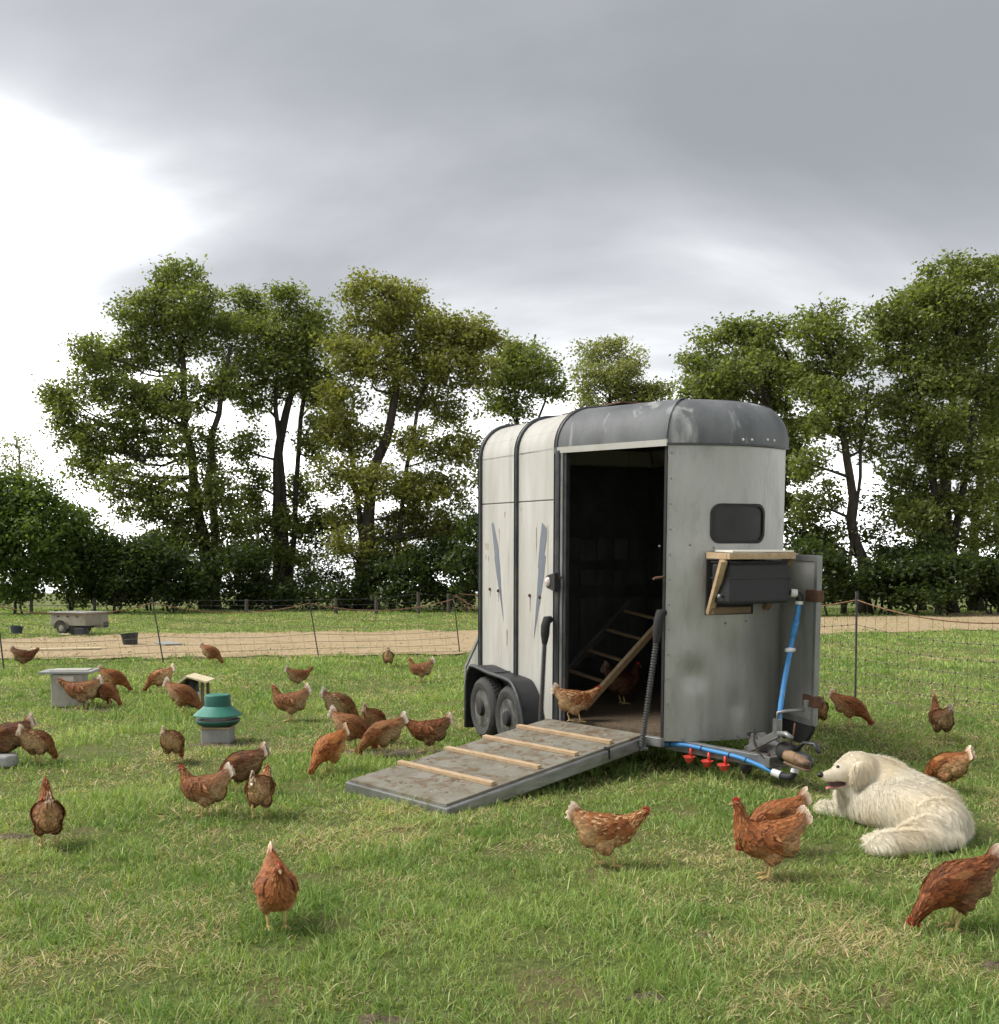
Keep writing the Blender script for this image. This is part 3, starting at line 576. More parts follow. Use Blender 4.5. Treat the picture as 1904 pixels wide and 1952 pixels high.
# ---- side panels between the ribs
for y, s in ((0.0, 1), (WID, -1)):
    for u0, u1 in ((-LEN, -MIDRIB), (-MIDRIB, 0.0)):
        for z0, z1 in ((-.05, SEAM - .005), (SEAM + .004, EAVE)):
            MB().box(((u0 + u1) / 2, y + s * .013, (z0 + z1) / 2), (u1 - u0 - .012, .026, z1 - z0)).build('side_panel', 'white_paint', T, bevel=.004)
        MB().box(((u0 + u1) / 2, y + s * .022, SEAM), (u1 - u0 - .05, .03, .03)).build('seam_strip', 'dark_steel', T)
# ---- roof over the straight part: rounded shoulders and a slight arch
def roof_profile(n=9, r=RAD, out=0.0):
    P = [(-out * math.cos(t) + r * (1 - math.cos(t)), EAVE + r * math.sin(t) + out * math.sin(t)) for t in np.linspace(0, math.pi / 2, n)]
    for q in np.linspace(0, 1, 8)[1:-1]: P.append((r + (WID - 2 * r) * q, EAVE + r + out + .035 * math.sin(math.pi * q)))
    return P + [(WID - y, z) for y, z in P[:n]][::-1]
for u0, u1 in ((-LEN + .006, -MIDRIB - .006), (-MIDRIB + .006, -.006)):
    G = np.array([[(u, y, z + .001) for y, z in roof_profile()] for u in (u0, (u0 + u1) / 2, u1)]); MB().slab(G, (0, 0, -.016)).build('roof_panel', 'white_paint', T, smooth=R_(40))
# ---- ribs: steel hoops over the sides and the roof
for u in (-LEN, -MIDRIB, 0.0):
    prof = [(-.022, -.08), (-.022, .6), (-.022, SEAM)] + roof_profile(12, RAD, .022) + [(WID + .022, SEAM), (WID + .022, -.08)]
    wd = .052
    MB().slab(np.array([[(u - wd / 2, y, z) for y, z in prof], [(u + wd / 2, y, z) for y, z in prof]]), (0, 0, -.001)).build('rib', 'dark_steel', T) if False else None
    m = MB(); ring = []
    for i, (y, z) in enumerate(prof):
        a = np.array(prof[max(i - 1, 0)]); b = np.array(prof[min(i + 1, len(prof) - 1)]); t = nrm(b - a); nv = np.array([-t[1], t[0]])
        if i in (0, 1, 2): nv = np.array([-1., 0])
        if i >= len(prof) - 2: nv = np.array([1., 0])
        o = np.array([y, z]); inn = o - nv * .040
        ring.append([(u - wd / 2, *inn), (u - wd / 2, *o), (u - wd * .2, *(o + nv * .006)), (u - wd * .12, *(o - nv * .006)), (u + wd * .12, *(o - nv * .006)), (u + wd * .2, *(o + nv * .006)), (u + wd / 2, *o), (u + wd / 2, *inn)])
    m.grid(np.array(ring), close=True).build('rib', 'dark_steel', T, smooth=R_(30))
# ---- rear wall, far rear corner
MB().box((-LEN + .01, WID / 2, EAVE / 2), (.02, WID - .06, EAVE)).build('rear_wall', 'white_paint', T)
MB().slab(np.array([[(-LEN + .004, y, z - .004) for y, z in roof_profile(9, RAD)], [(-LEN + .004, y, EAVE - .01) for y, z in roof_profile(9, RAD)]]), (.02, 0, 0)).build('rear_gable', 'white_paint', T)
# ---- floor and inside lining
fl = [(-LEN + .03, .03), (0, .03), (DA - .02, DB + .03), (DA + .10, WID / 2 - .2), (DA + .10, WID / 2 + .2), (DA - .02, WID - DB - .03), (0, WID - .03), (-LEN + .03, WID - .03)]
MB().prism([xy(p, -.045) for p in fl], (0, 0, .05)).build('floor', 'litter', T)
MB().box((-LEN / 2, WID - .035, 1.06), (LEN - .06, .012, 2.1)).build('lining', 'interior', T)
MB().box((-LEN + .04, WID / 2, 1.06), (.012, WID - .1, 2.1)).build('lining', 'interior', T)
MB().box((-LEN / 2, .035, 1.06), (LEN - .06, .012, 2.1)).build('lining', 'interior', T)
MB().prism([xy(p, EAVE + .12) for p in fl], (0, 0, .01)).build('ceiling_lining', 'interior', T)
for z0, z1 in ((1.22, 1.42), (.98, 1.12), (.28, .86)):
    for k in range(9):
        a = .10 + (WID - .2) * k / 9; b = a + (WID - .2) / 9 - .008
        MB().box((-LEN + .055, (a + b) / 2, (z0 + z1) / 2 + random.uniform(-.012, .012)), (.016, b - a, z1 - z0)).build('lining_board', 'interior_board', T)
for z0, z1, x0, x1 in ((1.02, 1.34, -LEN + .06, -.05), (.62, .84, -LEN + .06, -.5), (.22, .52, -LEN + .06, -.05)):
    n = 7
    for k in range(n):
        a = x0 + (x1 - x0) * k / n; b = x0 + (x1 - x0) * (k + 1) / n - .006
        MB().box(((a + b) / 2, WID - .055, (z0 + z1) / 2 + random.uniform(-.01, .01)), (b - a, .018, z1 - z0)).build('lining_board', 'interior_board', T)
# ---- front cap of the roof: follows door plane, rounded nose, far door plane
def arc_front(n=15, grow=0.0):
    out_ = []
    R0 = (BULGE ** 2 + (FW / 2) ** 2) / (2 * BULGE); ha = math.asin((FW / 2) / R0)
    for t in np.linspace(-ha, ha, n): out_.append((DA + R0 * math.cos(t) - (R0 - BULGE), WID / 2 + R0 * math.sin(t)))
    return np.array(out_)
def cap_outline():
    return np.vstack([[P2 + (P3 - P2) * t for t in np.linspace(0, 1, 6)[:-1]], arc_front(15), [P4 + (P5 - P4) * t for t in np.linspace(0, 1, 6)[1:]]])
CO = cap_outline(); CT = np.gradient(CO, axis=0); CT /= np.linalg.norm(CT, axis=1)[:, None]; CN = np.stack([-CT[:, 1], CT[:, 0]], 1)
CN[0] = nrm((-.18, 1)); CN[-1] = nrm((-.18, -1)); CN[:, :] = [nrm(n) for n in CN]
rows = []
rows.append([(*(CO[i] - CN[i] * .022), EAVE - .035) for i in range(len(CO))])
rows.append([(*(CO[i] - CN[i] * .022), EAVE) for i in range(len(CO))])
for t in np.linspace(.12, math.pi / 2, 9): rows.append([(*(CO[i] + CN[i] * (RAD * (1 - math.cos(t)) - .022)), EAVE + (RAD + .01) * math.sin(t)) for i in range(len(CO))])
mid = CO.mean(0)
for q in (.4, .75, .97): rows.append([(*((CO[i] + CN[i] * RAD) * (1 - q) + np.array([.15, WID / 2]) * q), EAVE + RAD + .01 + .035 * q) for i in range(len(CO))])
MB().grid(np.array(rows)).build('roof_cap', 'roof_metal', T, smooth=R_(50))
MB().slab(np.array([[(*(CO[i] - CN[i] * .030), z) for i in range(6)] for z in (EAVE - .052, EAVE - .006)]), (0, .012, 0)).build('drip_strip', 'white_paint', T)
MB().slab(np.array([[(*(CO[i] - CN[i] * .027), z) for i in range(5, 20)] for z in (EAVE - .045, EAVE - .030)]), (-.008, 0, 0)).build('drip_strip', 'dark_steel', T)
cs = CO[5]; MB().tube([(*(cs + CN[5] * (RAD * (1 - math.cos(t)) - .026)), EAVE + (RAD + .013) * math.sin(t)) for t in np.linspace(.02, math.pi / 2, 10)], .005, 6).build('cap_seam', 'roof_metal', T, smooth=True)
MB().box((-.28, WID / 2 + .03, EAVE + RAD + .045), (1.0, WID - .8, .012)).build('roof_patch', 'rusty', T)
# ---- front sheet with window
AF = arc_front(25); zs = np.array([-.045, .25, .6, 1.0, 1.4, 1.8, EAVE - .02])
def dent(p, z):
    d = 0.0
    for cy, cz, r, dd in ((DB + .19, .44, .075, .030), (DB + .21, .47, .03, .012), (DB + .55, .22, .06, .014), (DB + .12, .78, .14, .012), (DB + .34, 1.9, .2, .010), (DB + .75, .5, .16, .008), (DB + .5, .6, .12, .008), (DB + .15, 1.5, .16, .010), (DB + .8, 1.85, .14, .008)):
        d += dd * math.exp(-(((p[1] - cy) / r) ** 2 + ((z - cz) / (r * 1.2)) ** 2))
    return d
zs = np.linspace(-.045, EAVE - .02, 40); AF = arc_front(60)
MB().slab(np.array([[(p[0] - dent(p, z), p[1], z) for p in AF] for z in zs]), (-.016, 0, 0)).build('front_sheet', 'grey_sheet', T, smooth=R_(40))
def front_u(y):
    return float(np.interp(y, AF[:, 1], AF[:, 0]))
def rrect(y0, y1, z0, z1, r, n=6):
    P = []
    for cy, cz, a0 in ((y1 - r, z1 - r, 0), (y0 + r, z1 - r, 90), (y0 + r, z0 + r, 180), (y1 - r, z0 + r, 270)):
        for k in range(n + 1): t = R_(a0 + 90 * k / n); P.append((cy + r * math.cos(t), cz + r * math.sin(t)))
    return P
wy0, wy1 = on(1355, 1000, 0, DA + .13)[1], on(1457, 1000, 0, DA + .13)[1]; wz1, wz0 = on(1405, 960, 0, DA + .13)[2], on(1405, 1036, 0, DA + .13)[2]
def on_front(P, lift): return [(front_u(y) + lift, y, z) for y, z in P]
win = MB(); o1 = rrect(wy0, wy1, wz0, wz1, .075); i1 = rrect(wy0 + .022, wy1 - .022, wz0 + .022, wz1 - .022, .06)
win.grid(np.array([on_front(o1, -.002), on_front(o1, .014), on_front(i1, .018), on_front(i1, .003)]), close=True)
w_o = win.build('window', 'rubber_black', T, smooth=R_(50))
pg = []
for y in np.linspace(wy0 + .0222, wy1 - .0222, 17):
    e_ = max(0, max(wy0 + .082 - y, y - (wy1 - .082))); c_ = .06 - math.sqrt(max(.06 ** 2 - e_ ** 2, 0)); pg.append([(front_u(y) + .005, y, z) for z in np.linspace(wz0 + .022 + c_, wz1 - .022 - c_, 4)])
MB().grid(np.array(pg)).build('pane', 'window_dark', w_o)
# rivets along the sheet edges
rv = MB()
for z in np.linspace(.05, EAVE - .1, 12): rv.ball((front_u(DB + .02) + .004, DB + .02, z), .007, 6, 4)
for k, y in enumerate(np.linspace(DB + .12, DB + FW - .2, 6)): rv.ball((front_u(y) + .004, y, -.028), .010, 6, 4)
for y, z in ((wy0 - .14, 1.39), (wy0 - .35, 1.38), (wy0 + .03, 1.37), (DB + .42, .82), (DB + .60, .83)): rv.ball((front_u(y) + .003, y, z), .009, 6, 4)
rv.build('rivets', 'galvanised', T, kind='stuff')
for px, py in ((1413, 838), (1425, 838), (1473, 838), (1487, 839)):
    q = on(px, py, 0, DA + .17); i = int(np.argmin(abs(CO[:, 1] - q[1]))); MB().ball((*(CO[i] - CN[i] * .024), q[2]), .010, 8, 5).build('cap_bolt', 'white_plastic', T)
# ---- door posts of the ramp opening
dd = nrm(P3 - P2); dn = np.array([dd[1], -dd[0]])           # along the doorway, outward
def dp(s, o, z): p = P2 + dd * s + dn * o; return np.array([p[0], p[1], z])
dw = float(np.linalg.norm(P3 - P2))
for s, wd, o, mt in ((.030, .036, .014, 'dark_steel'), (.063, .026, .004, 'galvanised'), (.092, .026, -.006, 'dark_steel')):
    MB().beam(dp(s, o, -.06), dp(s, o, EAVE - .03), wd, .045, up=(*dn, 0)).build('door_post', mt, T, bevel=.006)
MB().beam(dp(dw - .012, -.01, -.04), dp(dw - .012, -.01, EAVE - .03), .02, .04, up=(*dn, 0)).build('door_post', 'rubber_black', T)
MB().beam(dp(.02, .01, -.055), dp(dw, .01, -.055), .05, .07).build('door_sill', 'galvanised', T, bevel=.006)
# latch hooks and the marker lamp on the post
MB().tube([dp(.02, .05, 1.13), dp(.06, .055, 1.12), dp(.09, .04, 1.13)], .008, 6).build('hook', 'rusty', T, smooth=True)
MB().tube([dp(dw + .01, .03, 1.16), dp(dw - .05, .06, 1.15), dp(dw - .07, .06, 1.14)], .011, 6).build('hook', 'rusty', T, smooth=True)
lb = on(1049, 1109, 1, -.05)
br = MB(); br.prism([(lb[0] - .075 * math.cos(a), -.03, lb[2] + .058 * math.sin(a)) for a in np.linspace(-math.pi / 2, math.pi / 2, 9)] + [(lb[0] + .10, -.03, lb[2] + .075), (lb[0] + .10, -.03, lb[2] - .075)], (0, -.035, 0))
bo = br.build('marker_lamp', 'rubber_black', T, bevel=.006)
MB().ball((lb[0] - .012, -.068, lb[2]), (.040, .018, .040), 16, 8).build('lens', 'glass_lens', bo, smooth=True)
# ---- lightning decals
for px in ([(940, 995), (936.5, 999), (938.5, 1016), (943, 1060), (942, 1062), (946.5, 1097), (960, 1187), (956, 1140), (953, 1090), (952.5, 1078), (949, 1040)],
           [(1033, 996), (1042, 1007), (1041, 1030), (1037, 1058), (1040, 1060), (1036, 1100), (1017, 1220), (1022, 1150), (1026, 1084), (1025, 1082), (1029, 1030)]):
    P = [on(a, b, 1, -.0025) for a, b in px]
    if (P[0][0] + P[5][0]) < -1.6: pass
    MB().add(P, [tuple(range(len(P)))]).build('lightning_decal', 'decal_blue', T)
# rust spots and bolts on the side panels
for px, py in ((934, 1123), (950, 1126), (1010, 1135), (1029, 1138)):
    q = on(px, py, 1, -.002); MB().lathe([(.016, 0), (.014, .010), (.004, .016)], 8, q, (0, -1, 0)).build('bolt', 'rusty', T)
# rust runs and scuffs on the side panels
material('rust_stain', (.33, .215, .14), (.25, .14, .08), rough=.8, scale=30)
for px, py, w_, h_ in ((934, 1128, 1.2, 10), (950, 1131, 1.4, 16), (1010, 1140, 1.4, 26), (1029, 1143, 1.2, 10), (926, 1036, 1.6, 12), (930, 1036, 1.6, 12), (926, 1058, 1.5, 9), (931, 1060, 1.5, 9), (962, 976, 1.3, 10), (993, 968, 1.2, 7), (951, 1008, .9, 60), (1044, 1000, .9, 95), (1022, 1005, .9, 60), (966, 1200, 2.2, 30)):
    P = [on(px - w_ * (1 - .6 * t) * .5 + random.uniform(-.3, .3), py + h_ * t, 1, -.0022) for t in np.linspace(0, 1, 6)] + [on(px + w_ * (1 - .6 * t) * .5 + random.uniform(-.3, .3), py + h_ * t, 1, -.0022) for t in np.linspace(1, 0, 6)]
    MB().add(P, [tuple(range(12))]).build('rust_streak', 'rust_stain', T)
# ---- mudguard
gpr = [(-1.44, -.30), (-1.44, -.02), (-1.42, .13), (-1.36, .24), (-1.27, .285), (-.90, .264), (-.52, .255), (-.40, .225), (-.28, .12), (-.20, -.04), (-.16, -.22), (-.15, -.34)]
gp = spline(gpr, 40); GV = .205
mg = MB(); mg.slab(np.array([[(x, y, z) for x, z in gp] for y in (-.006, -GV)]), (0, 0, -.008))
mgo = mg.build('mudguard', 'black_plastic', T, smooth=R_(40))
MB().tube([(x, -GV, z) for x, z in gp], .014, 6, flat=1.3).build('guard_lip', 'dark_steel', mgo, smooth=True)
MB().slab(np.array([[(x, -.03, z - .012) for x, z in gp], [(x, -.03, min(z - .05, .02)) for x, z in gp]]), (0, .01, 0)).build('inner_wall', 'rubber_black', mgo)
MB().beam((-.86, -.02, .272), (-.86, -GV + .01, .268), .012, .008).build('guard_seam', 'dark_steel', mgo)
# ---- wheels
def make_wheel(cu):
    c = np.array([cu, -.035, -.082]); ax = (0, -1, 0); r = .275
    t = MB().lathe([(r * .60, 0), (r * .84, -.012), (r * .95, .008), (r, .03), (r, .118), (r * .95, .140), (r * .84, .158), (r * .66, .150), (r * .60, .135)], 40, c, ax, cap=False)
    w = t.build('wheel', 'tyre_rubber', T, smooth=R_(35))
    tread = MB()
    for k in range(44):
        a = 2 * math.pi * k / 44
        for j, off in ((.045, 0), (.075, .07), (.105, 0)):
            aa = a + off; p = c + np.array([math.cos(aa) * r, -j, math.sin(aa) * r])
            tread.box(p, (.010, .024, .024), np.array([[math.cos(aa), 0, -math.sin(aa)], [0, 1, 0], [math.sin(aa), 0, math.cos(aa)]]))
    tread.build('tread', 'tyre_rubber', w, kind='stuff')
    MB().lathe([(r * .61, .142), (r * .56, .132), (r * .52, .07), (r * .44, .05), (r * .38, .085), (r * .25, .095), (r * .12, .095)], 32, c, ax).build('rim', 'rim_silver', w, smooth=R_(40))
    MB().lathe([(r * .24, .10), (r * .24, .155), (r * .20, .172), (r * .05, .178)], 20, c, ax).build('hub', 'rubber_black', w, smooth=R_(40))
    for k in range(5):
        a = 2 * math.pi * k / 5; MB().cyl(c + np.array([math.cos(a) * r * .32, -.095, math.sin(a) * r * .32]), c + np.array([math.cos(a) * r * .32, -.120, math.sin(a) * r * .32]), .010, n=6).build('wheel_nut', 'dark_steel', w)
for cu in (-1.12, -.55): make_wheel(cu)
for cu in (-1.12, -.55): MB().lathe([(.16, 0), (.25, .01), (.262, .04), (.262, .11), (.25, .14), (.1, .13)], 28, (cu, WID - .1, -.088), (0, 1, 0)).build('far_wheel', 'tyre_rubber', T, smooth=R_(35))
MB().box((-.83, WID / 2, -.09), (.10, WID - .1, .08)).build('axle', 'dark_steel', T)
for y in (.28, WID - .28): MB().box((-.45, y, -.085), (2.1, .06, .09)).build('chassis_rail', 'galvanised', T)
# ---- tail ramp cheek behind the mudguard
a_, b_ = on(876, 1282, 1, .03), on(914, 1208, 1, .03)
ck = [(-LEN - .02, .03, .60), (-LEN - .02, .03, -.16), (-2.02, .03, -.16), (-2.02, .03, .18)]
MB().prism(ck, (0, .02, 0)).build('rear_cheek', 'grey_sheet', T, bevel=.004)
ce = MB(); ce.beam(ck[0], ck[3], .03, .02, up=(0, 1, 0)); ce.build('cheek_edge', 'galvanised', T)
MB().beam(ck[3], ck[2], .03, .02, up=(0, 1, 0)).build('cheek_edge', 'galvanised', T)
MB().box((-1.85, WID / 2, -.19), (.36, WID - .04, .05)).build('tail_step', 'galvanised', T)
MB().box((-LEN - .03, WID / 2, .5), (.03, WID - .1, 1.2)).build('tail_ramp', 'grey_sheet', T)
# ---- side ramp with battens
hinge0, hinge1 = dp(-.045, .045, -.03), dp(.946, .045, -.03)
H0, H1 = TR @ hinge0 + TT, TR @ hinge1 + TT
od = TR @ np.array([dn[0], dn[1], 0]); od[2] = 0; od = nrm(od)
ang = .1131; rdir = od * math.cos(ang) - np.array([0, 0, 1]) * math.sin(ang); RL = 2.01
E0, E1 = H0 + rdir * RL, H1 + rdir * RL
wx = nrm(H1 - H0); wx = nrm(wx - rdir * (wx @ rdir)); rup = np.cross(wx, rdir); rup = rup if rup[2] > 0 else -rup; RW = float(np.linalg.norm(H1 - H0))
def rp(s, l, h): return loc(H0 + wx * s + rdir * l + rup * h)
def rbox(s0, s1, l0, l1, h0, h1): return [rp(s, l, h) for s in (s0, s1) for l in (l0, l1) for h in (h0, h1)]
BF = [(0, 1, 3, 2), (4, 6, 7, 5), (0, 4, 5, 1), (2, 3, 7, 6), (0, 2, 6, 4), (1, 5, 7, 3)]
ramp_o = MB().add(rbox(.02, RW - .02, .02, RL - .012, -.004, .030), BF).build('ramp', 'ramp_board', T, bevel=.003)
for s0, s1 in ((-.012, .02), (RW - .02, RW + .012)): MB().add(rbox(s0, s1, .03, RL, -.075, .014), BF).build('ramp_edge', 'aluminium', ramp_o, bevel=.010)
MB().add(rbox(-.012, RW + .012, RL - .012, RL + .014, -.075, .010), BF).build('ramp_edge', 'galvanised', ramp_o, bevel=.004)
MB().add(rbox(.03, RW - .03, RL * .3, RL * .36, -.07, -.006), BF).build('ramp_rib', 'dark_steel', ramp_o)
MB().add(rbox(.03, RW - .03, RL * .68, RL * .74, -.07, -.006), BF).build('ramp_rib', 'dark_steel', ramp_o)
MB().add(rbox(.015, .10, RL + .003, RL + .05, -.13, -.07), BF).build('ramp_foot', 'rubber_black', ramp_o)
for l0, a0, a1 in ((.345, .02, .955), (.72, .025, .95), (1.10, .02, .95), (1.545, .015, .955)):
    MB().add(rbox(RW * a0, RW * a1, l0, l0 + .042, .031, .056), BF).build('batten', 'timber', ramp_o, bevel=.002)
strap = MB().add(rbox(RW - .03, RW + .016, .46, .475, -.05, .035), BF).build('ramp_strap', 'rubber_black', ramp_o)
# droppings and straw bits trodden on to the boards
db = MB()
for k in range(90):
    s, l = random.uniform(.05, RW - .05), random.uniform(.06, RL - .06); r = random.uniform(.006, .026); a = random.uniform(0, 3.1)
    h = .0315
    P = [rp(s + r * math.cos(a + t) * random.uniform(.5, 1.5), l + r * math.sin(a + t) * random.uniform(.4, 1), h + .001) for t in np.linspace(0, 6.28, 7)[:-1]]
    db.add(P + [rp(s, l, h + .006)], [(i, (i + 1) % 6, 6) for i in range(6)])
db.build('droppings', 'dung', ramp_o, kind='stuff')
wb = MB()
for k in range(60):
    s, l = random.uniform(.05, RW - .05), random.uniform(.06, RL - .06); r = random.uniform(.003, .010); a = random.uniform(0, 3.1); c, sn = math.cos(a), math.sin(a)
    wb.add([rp(s + r * c, l + r * sn, .0325), rp(s - r * .3 * sn, l + r * .3 * c, .034), rp(s - r * c, l - r * sn, .0325), rp(s + r * .3 * sn, l - r * .3 * c, .034)], [(0, 1, 2, 3)])
wb.build('pale_flecks', 'white_board', ramp_o, kind='stuff')
# ---- ramp springs in ribbed sleeves
for (x0, y0), (x1, y1), v0, nm in (((1052, 1150), (1048, 1362), None, 0), ((1272, 1160), (1246, 1415), None, 1)):
    s = -.03 if nm == 0 else dw + .015
    top = dp(s, .10, .72 if nm == 0 else .83); bot = rp(-.035 if nm == 0 else RW + .035, .12, -.03)
    if nm == 0: bot = rp(-.035, .05, .0)
    sp = MB(); n = 90; path = [top + (bot - top) * t for t in np.linspace(0, 1, n * 3)]
    rr = [.022 if (i // 3) % 2 else .014 for i in range(n * 3)]
    so = sp.tube(path, rr, 10).build('spring', 'sleeve', T, smooth=R_(60))
    MB().tube([top + np.array([*(dn * -.06), .07]), top + np.array([*(dn * -.02), .07]), top + np.array([0, 0, .02]), top + (bot - top) * .06, top + (bot - top) * .16], [.028, .036, .037, .036, .022], 12).build('spring_cap', 'rubber_black', so, smooth=R_(50))
    MB().cyl(bot + np.array([*(dn * .0), -.02]), bot - np.array([*(dn * .06), .03]), .014).build('spring_pin', 'galvanised', so)
# ---- open groom's door on the far front corner
hp = np.array([DA - .02, DB + FW + .012]); fe = loc(np.array([2.300, 7.80, .36])); fdir = nrm(fe[:2] - hp); dl = .50
def gd(l, o, z): p = hp + fdir * l; q = np.array([fdir[1], -fdir[0]]); p = p + q * o; return np.array([p[0], p[1], z])
gb = [gd(l, o, z) for l in (.0, dl) for o in (-.012, .012) for z in (.075, 1.31)]
gdo = MB().add(gb, BF).build('groom_door', 'grey_sheet', T, label='open grey door swung out beside the front panel')
for l0, l1, z0, z1 in ((dl - .035, dl + .004, .075, 1.315), (.0, dl - .035, 1.27, 1.315), (.0, dl - .035, .07, .12)):
    MB().add([gd(l, o, z) for l in (l0, l1) for o in (-.021, .021) for z in (z0, z1)], BF).build('door_frame', 'galvanised', gdo, bevel=.003)
for z in (1.02, .25): MB().add([gd(l, o, zz) for l in (dl - .14, dl + .022) for o in (.024, -.032) for zz in (z - .04, z + .045)], BF).build('latch_plate', 'rusty', gdo, bevel=.006)
sk = [gd(-.02, 0, .068), gd(dl - .01, 0, .068), gd(dl - .02, 0, .03), gd(dl - .10, 0, -.065), gd(dl - .2, 0, -.085), gd(-.02, 0, -.085)]
q_ = np.array([fdir[1], -fdir[0], 0]) * .03
MB().prism([p - q_ / 2 for p in sk], q_).build('skirt', 'rubber_black', gdo, bevel=.006)
MB().beam((DA - .01, DB + FW, -.04), (DA - .01, DB + FW, EAVE - .04), .03, .03).build('door_post', 'galvanised', T)
MB().slab(np.array([[(*(P4 + (P5 - P4) * t), z) for t in (0.02, 1)] for z in (-.04, EAVE - .02)]), (-.02, 0, 0)).build('far_corner_panel', 'white_paint', T)
# ---- drawbar, coupling, brake lever, jockey wheel
cu, cv = 1.72, WID / 2 - .01
DBZ = -.105
for s in (-1, 1):
    MB().beam((.55, cv + s * .56, DBZ + .03), (cu - .06, cv + s * .075, DBZ), .05, .085).build('drawbar', 'galvanised', T, bevel=.004)
MB().box((cu - .10, cv, DBZ + .012), (.22, .26, .075)).build('drawbar_plate', 'hitch_grey', T, bevel=.004)
cp = T
MB().prism([(cu - .34, cv - .048, DBZ + .045), (cu - .02, cv - .048, DBZ + .045), (cu - .02, cv - .048, DBZ + .105), (cu - .15, cv - .048, DBZ + .125), (cu - .28, cv - .048, DBZ + .165), (cu - .34, cv - .048, DBZ + .15)], (0, .096, 0)).build('coupling_housing', 'hitch_grey', T, bevel=.012)
MB().tube([(cu - .02, cv, DBZ + .085), (cu + .02, cv, DBZ + .085), (cu + .05, cv, DBZ + .08), (cu + .09, cv, DBZ + .075), (cu + .12, cv, DBZ + .07)], [.06, .075, .062, .07, .045], 16).build('gaiter', 'rubber_black', T, smooth=True)
MB().tube([(cu + .10, cv, DBZ + .07), (cu + .17, cv, DBZ + .07), (cu + .25, cv, DBZ + .055), (cu + .28, cv, DBZ + .03)], [.035, .042, .045, .02], 12).build('coupling_head', 'dark_steel', T, smooth=True)
MB().tube([(cu + .12, cv + .01, DBZ + .11), (cu + .17, cv + .03, DBZ + .17), (cu + .26, cv + .05, DBZ + .175), (cu + .30, cv + .05, DBZ + .12)], [.016, .02, .024, .02], 8, flat=.6).build('coupling_handle', 'dark_steel', T, smooth=True)
lv = [(cu - .30, cv - .10, DBZ + .04), (cu - .10, cv - .085, DBZ + .15), (cu + .03, cv - .075, DBZ + .215)]
MB().beam(lv[0], lv[2], .022, .055, up=(0, 0, 1)).build('brake_lever', 'hitch_grey', T, bevel=.005)
MB().tube([lv[2], (cu + .10, cv - .07, DBZ + .225), (cu + .16, cv - .07, DBZ + .205)], [.018, .02, .019], 10).build('lever_grip', 'galvanised', T, smooth=True)
MB().tube([(cu + .0, cv - .03, DBZ + .10), (cu + .09, cv - .02, DBZ + .13), (cu + .12, cv - .02, DBZ + .22), (cu + .13, cv - .02, DBZ + .30)], .006, 6).build('brake_rod', 'rusty', T, smooth=True)
for bx, by in ((-.17, -.10), (-.17, .10), (-.04, -.10), (-.04, .10)): MB().cyl((cu - .0 + bx, cv + by, DBZ + .045), (cu + bx, cv + by, DBZ + .066), .013, n=6).build('plate_bolt', 'rusty', T)
MB().tube(spline([(cu - .30, cv - .03, DBZ + .19), (cu - .15, cv - .13, DBZ + .10), (cu - .02, cv - .12, DBZ + .02), (cu + .10, cv - .06, DBZ + .0), (cu + .16, cv - .02, DBZ + .06)], 24), .006, 6).build('breakaway_cable', 'rubber_black', T, smooth=True)
MB().tube([(cu - .33, cv - .062, DBZ + .15), (cu - .33, cv + .062, DBZ + .15)], .014, 8).build('lever_pivot', 'dark_steel', T)
jx, jy = cu - .22, cv + .11
MB().cyl((jx, jy, -.20), (jx, jy, .16), .034, n=14).build('jockey_tube', 'galvanised', T, smooth=R_(40))
MB().tube([(jx, jy, .15), (jx, jy, .205), (jx + .02, jy + .05, .215), (jx + .06, jy + .20, .222)], [.012, .012, .013, .012], 8).build('jockey_handle', 'galvanised', T, smooth=True)
MB().cyl((jx + .06, jy + .20, .215), (jx + .06, jy + .20, .29), .014, .018, n=10).build('jockey_knob', 'galvanised', T)
jc = loc(ground(1452, 1503)); jw = np.array([cu - .36, cv - .05, jc[2] + .088])
jf = MB(); jf.beam((jx, jy, -.19), jw + np.array([0, .035, .03]), .012, .03, up=(0, 1, 0)); jf.beam((jx, jy, -.19), jw + np.array([0, -.035, .03]), .012, .03, up=(0, 1, 0)); jf.build('jockey_fork', 'dark_steel', T)
MB().lathe([(.02, -.028), (.07, -.028), (.088, -.018), (.09, 0), (.088, .018), (.07, .028), (.02, .028)], 24, jw, (.35, 1, 0)).build('jockey_wheel', 'tyre_rubber', T, smooth=R_(40))

# ================================================================== things fixed to or standing in the trailer
def tthing(name, label, cat, base, group=None): return thing(name, label, cat, matrix=TM @ Matrix.Translation(tuple(base)), group=group)
# ---- timber shelf with braces
su = front_u(WID / 2) + .004; sf = su + .30
a = on(1389, 1062, 0, sf); b = on(1513, 1058, 0, sf); zt = (a[2] + b[2]) / 2; ya, yb = a[1], b[1]; yl = on(1347, 1060, 0, front_u(DB + .25))[1]
base = np.array([su, (ya + yb) / 2, zt - .45]); S = tthing('wall_shelf', 'timber shelf with white top board bracketed to the trailer front under the window', 'shelf', base)
def sb(m): m.v = [tuple(np.array(p) - base) for p in m.v]; return m
sb(MB().beam((sf, ya - .005, zt), (sf, yb, zt), .034, .042)).build('front_batten', 'timber', S, bevel=.003)
sb(MB().beam((front_u(yl) + .01, yl, zt), (sf - .02, ya + .012, zt), .032, .044)).build('side_batten', 'timber', S, bevel=.003)
sb(MB().beam((su - .06, yb + .03, zt), (sf - .02, yb + .02, zt), .032, .044)).build('side_batten', 'timber', S, bevel=.003)
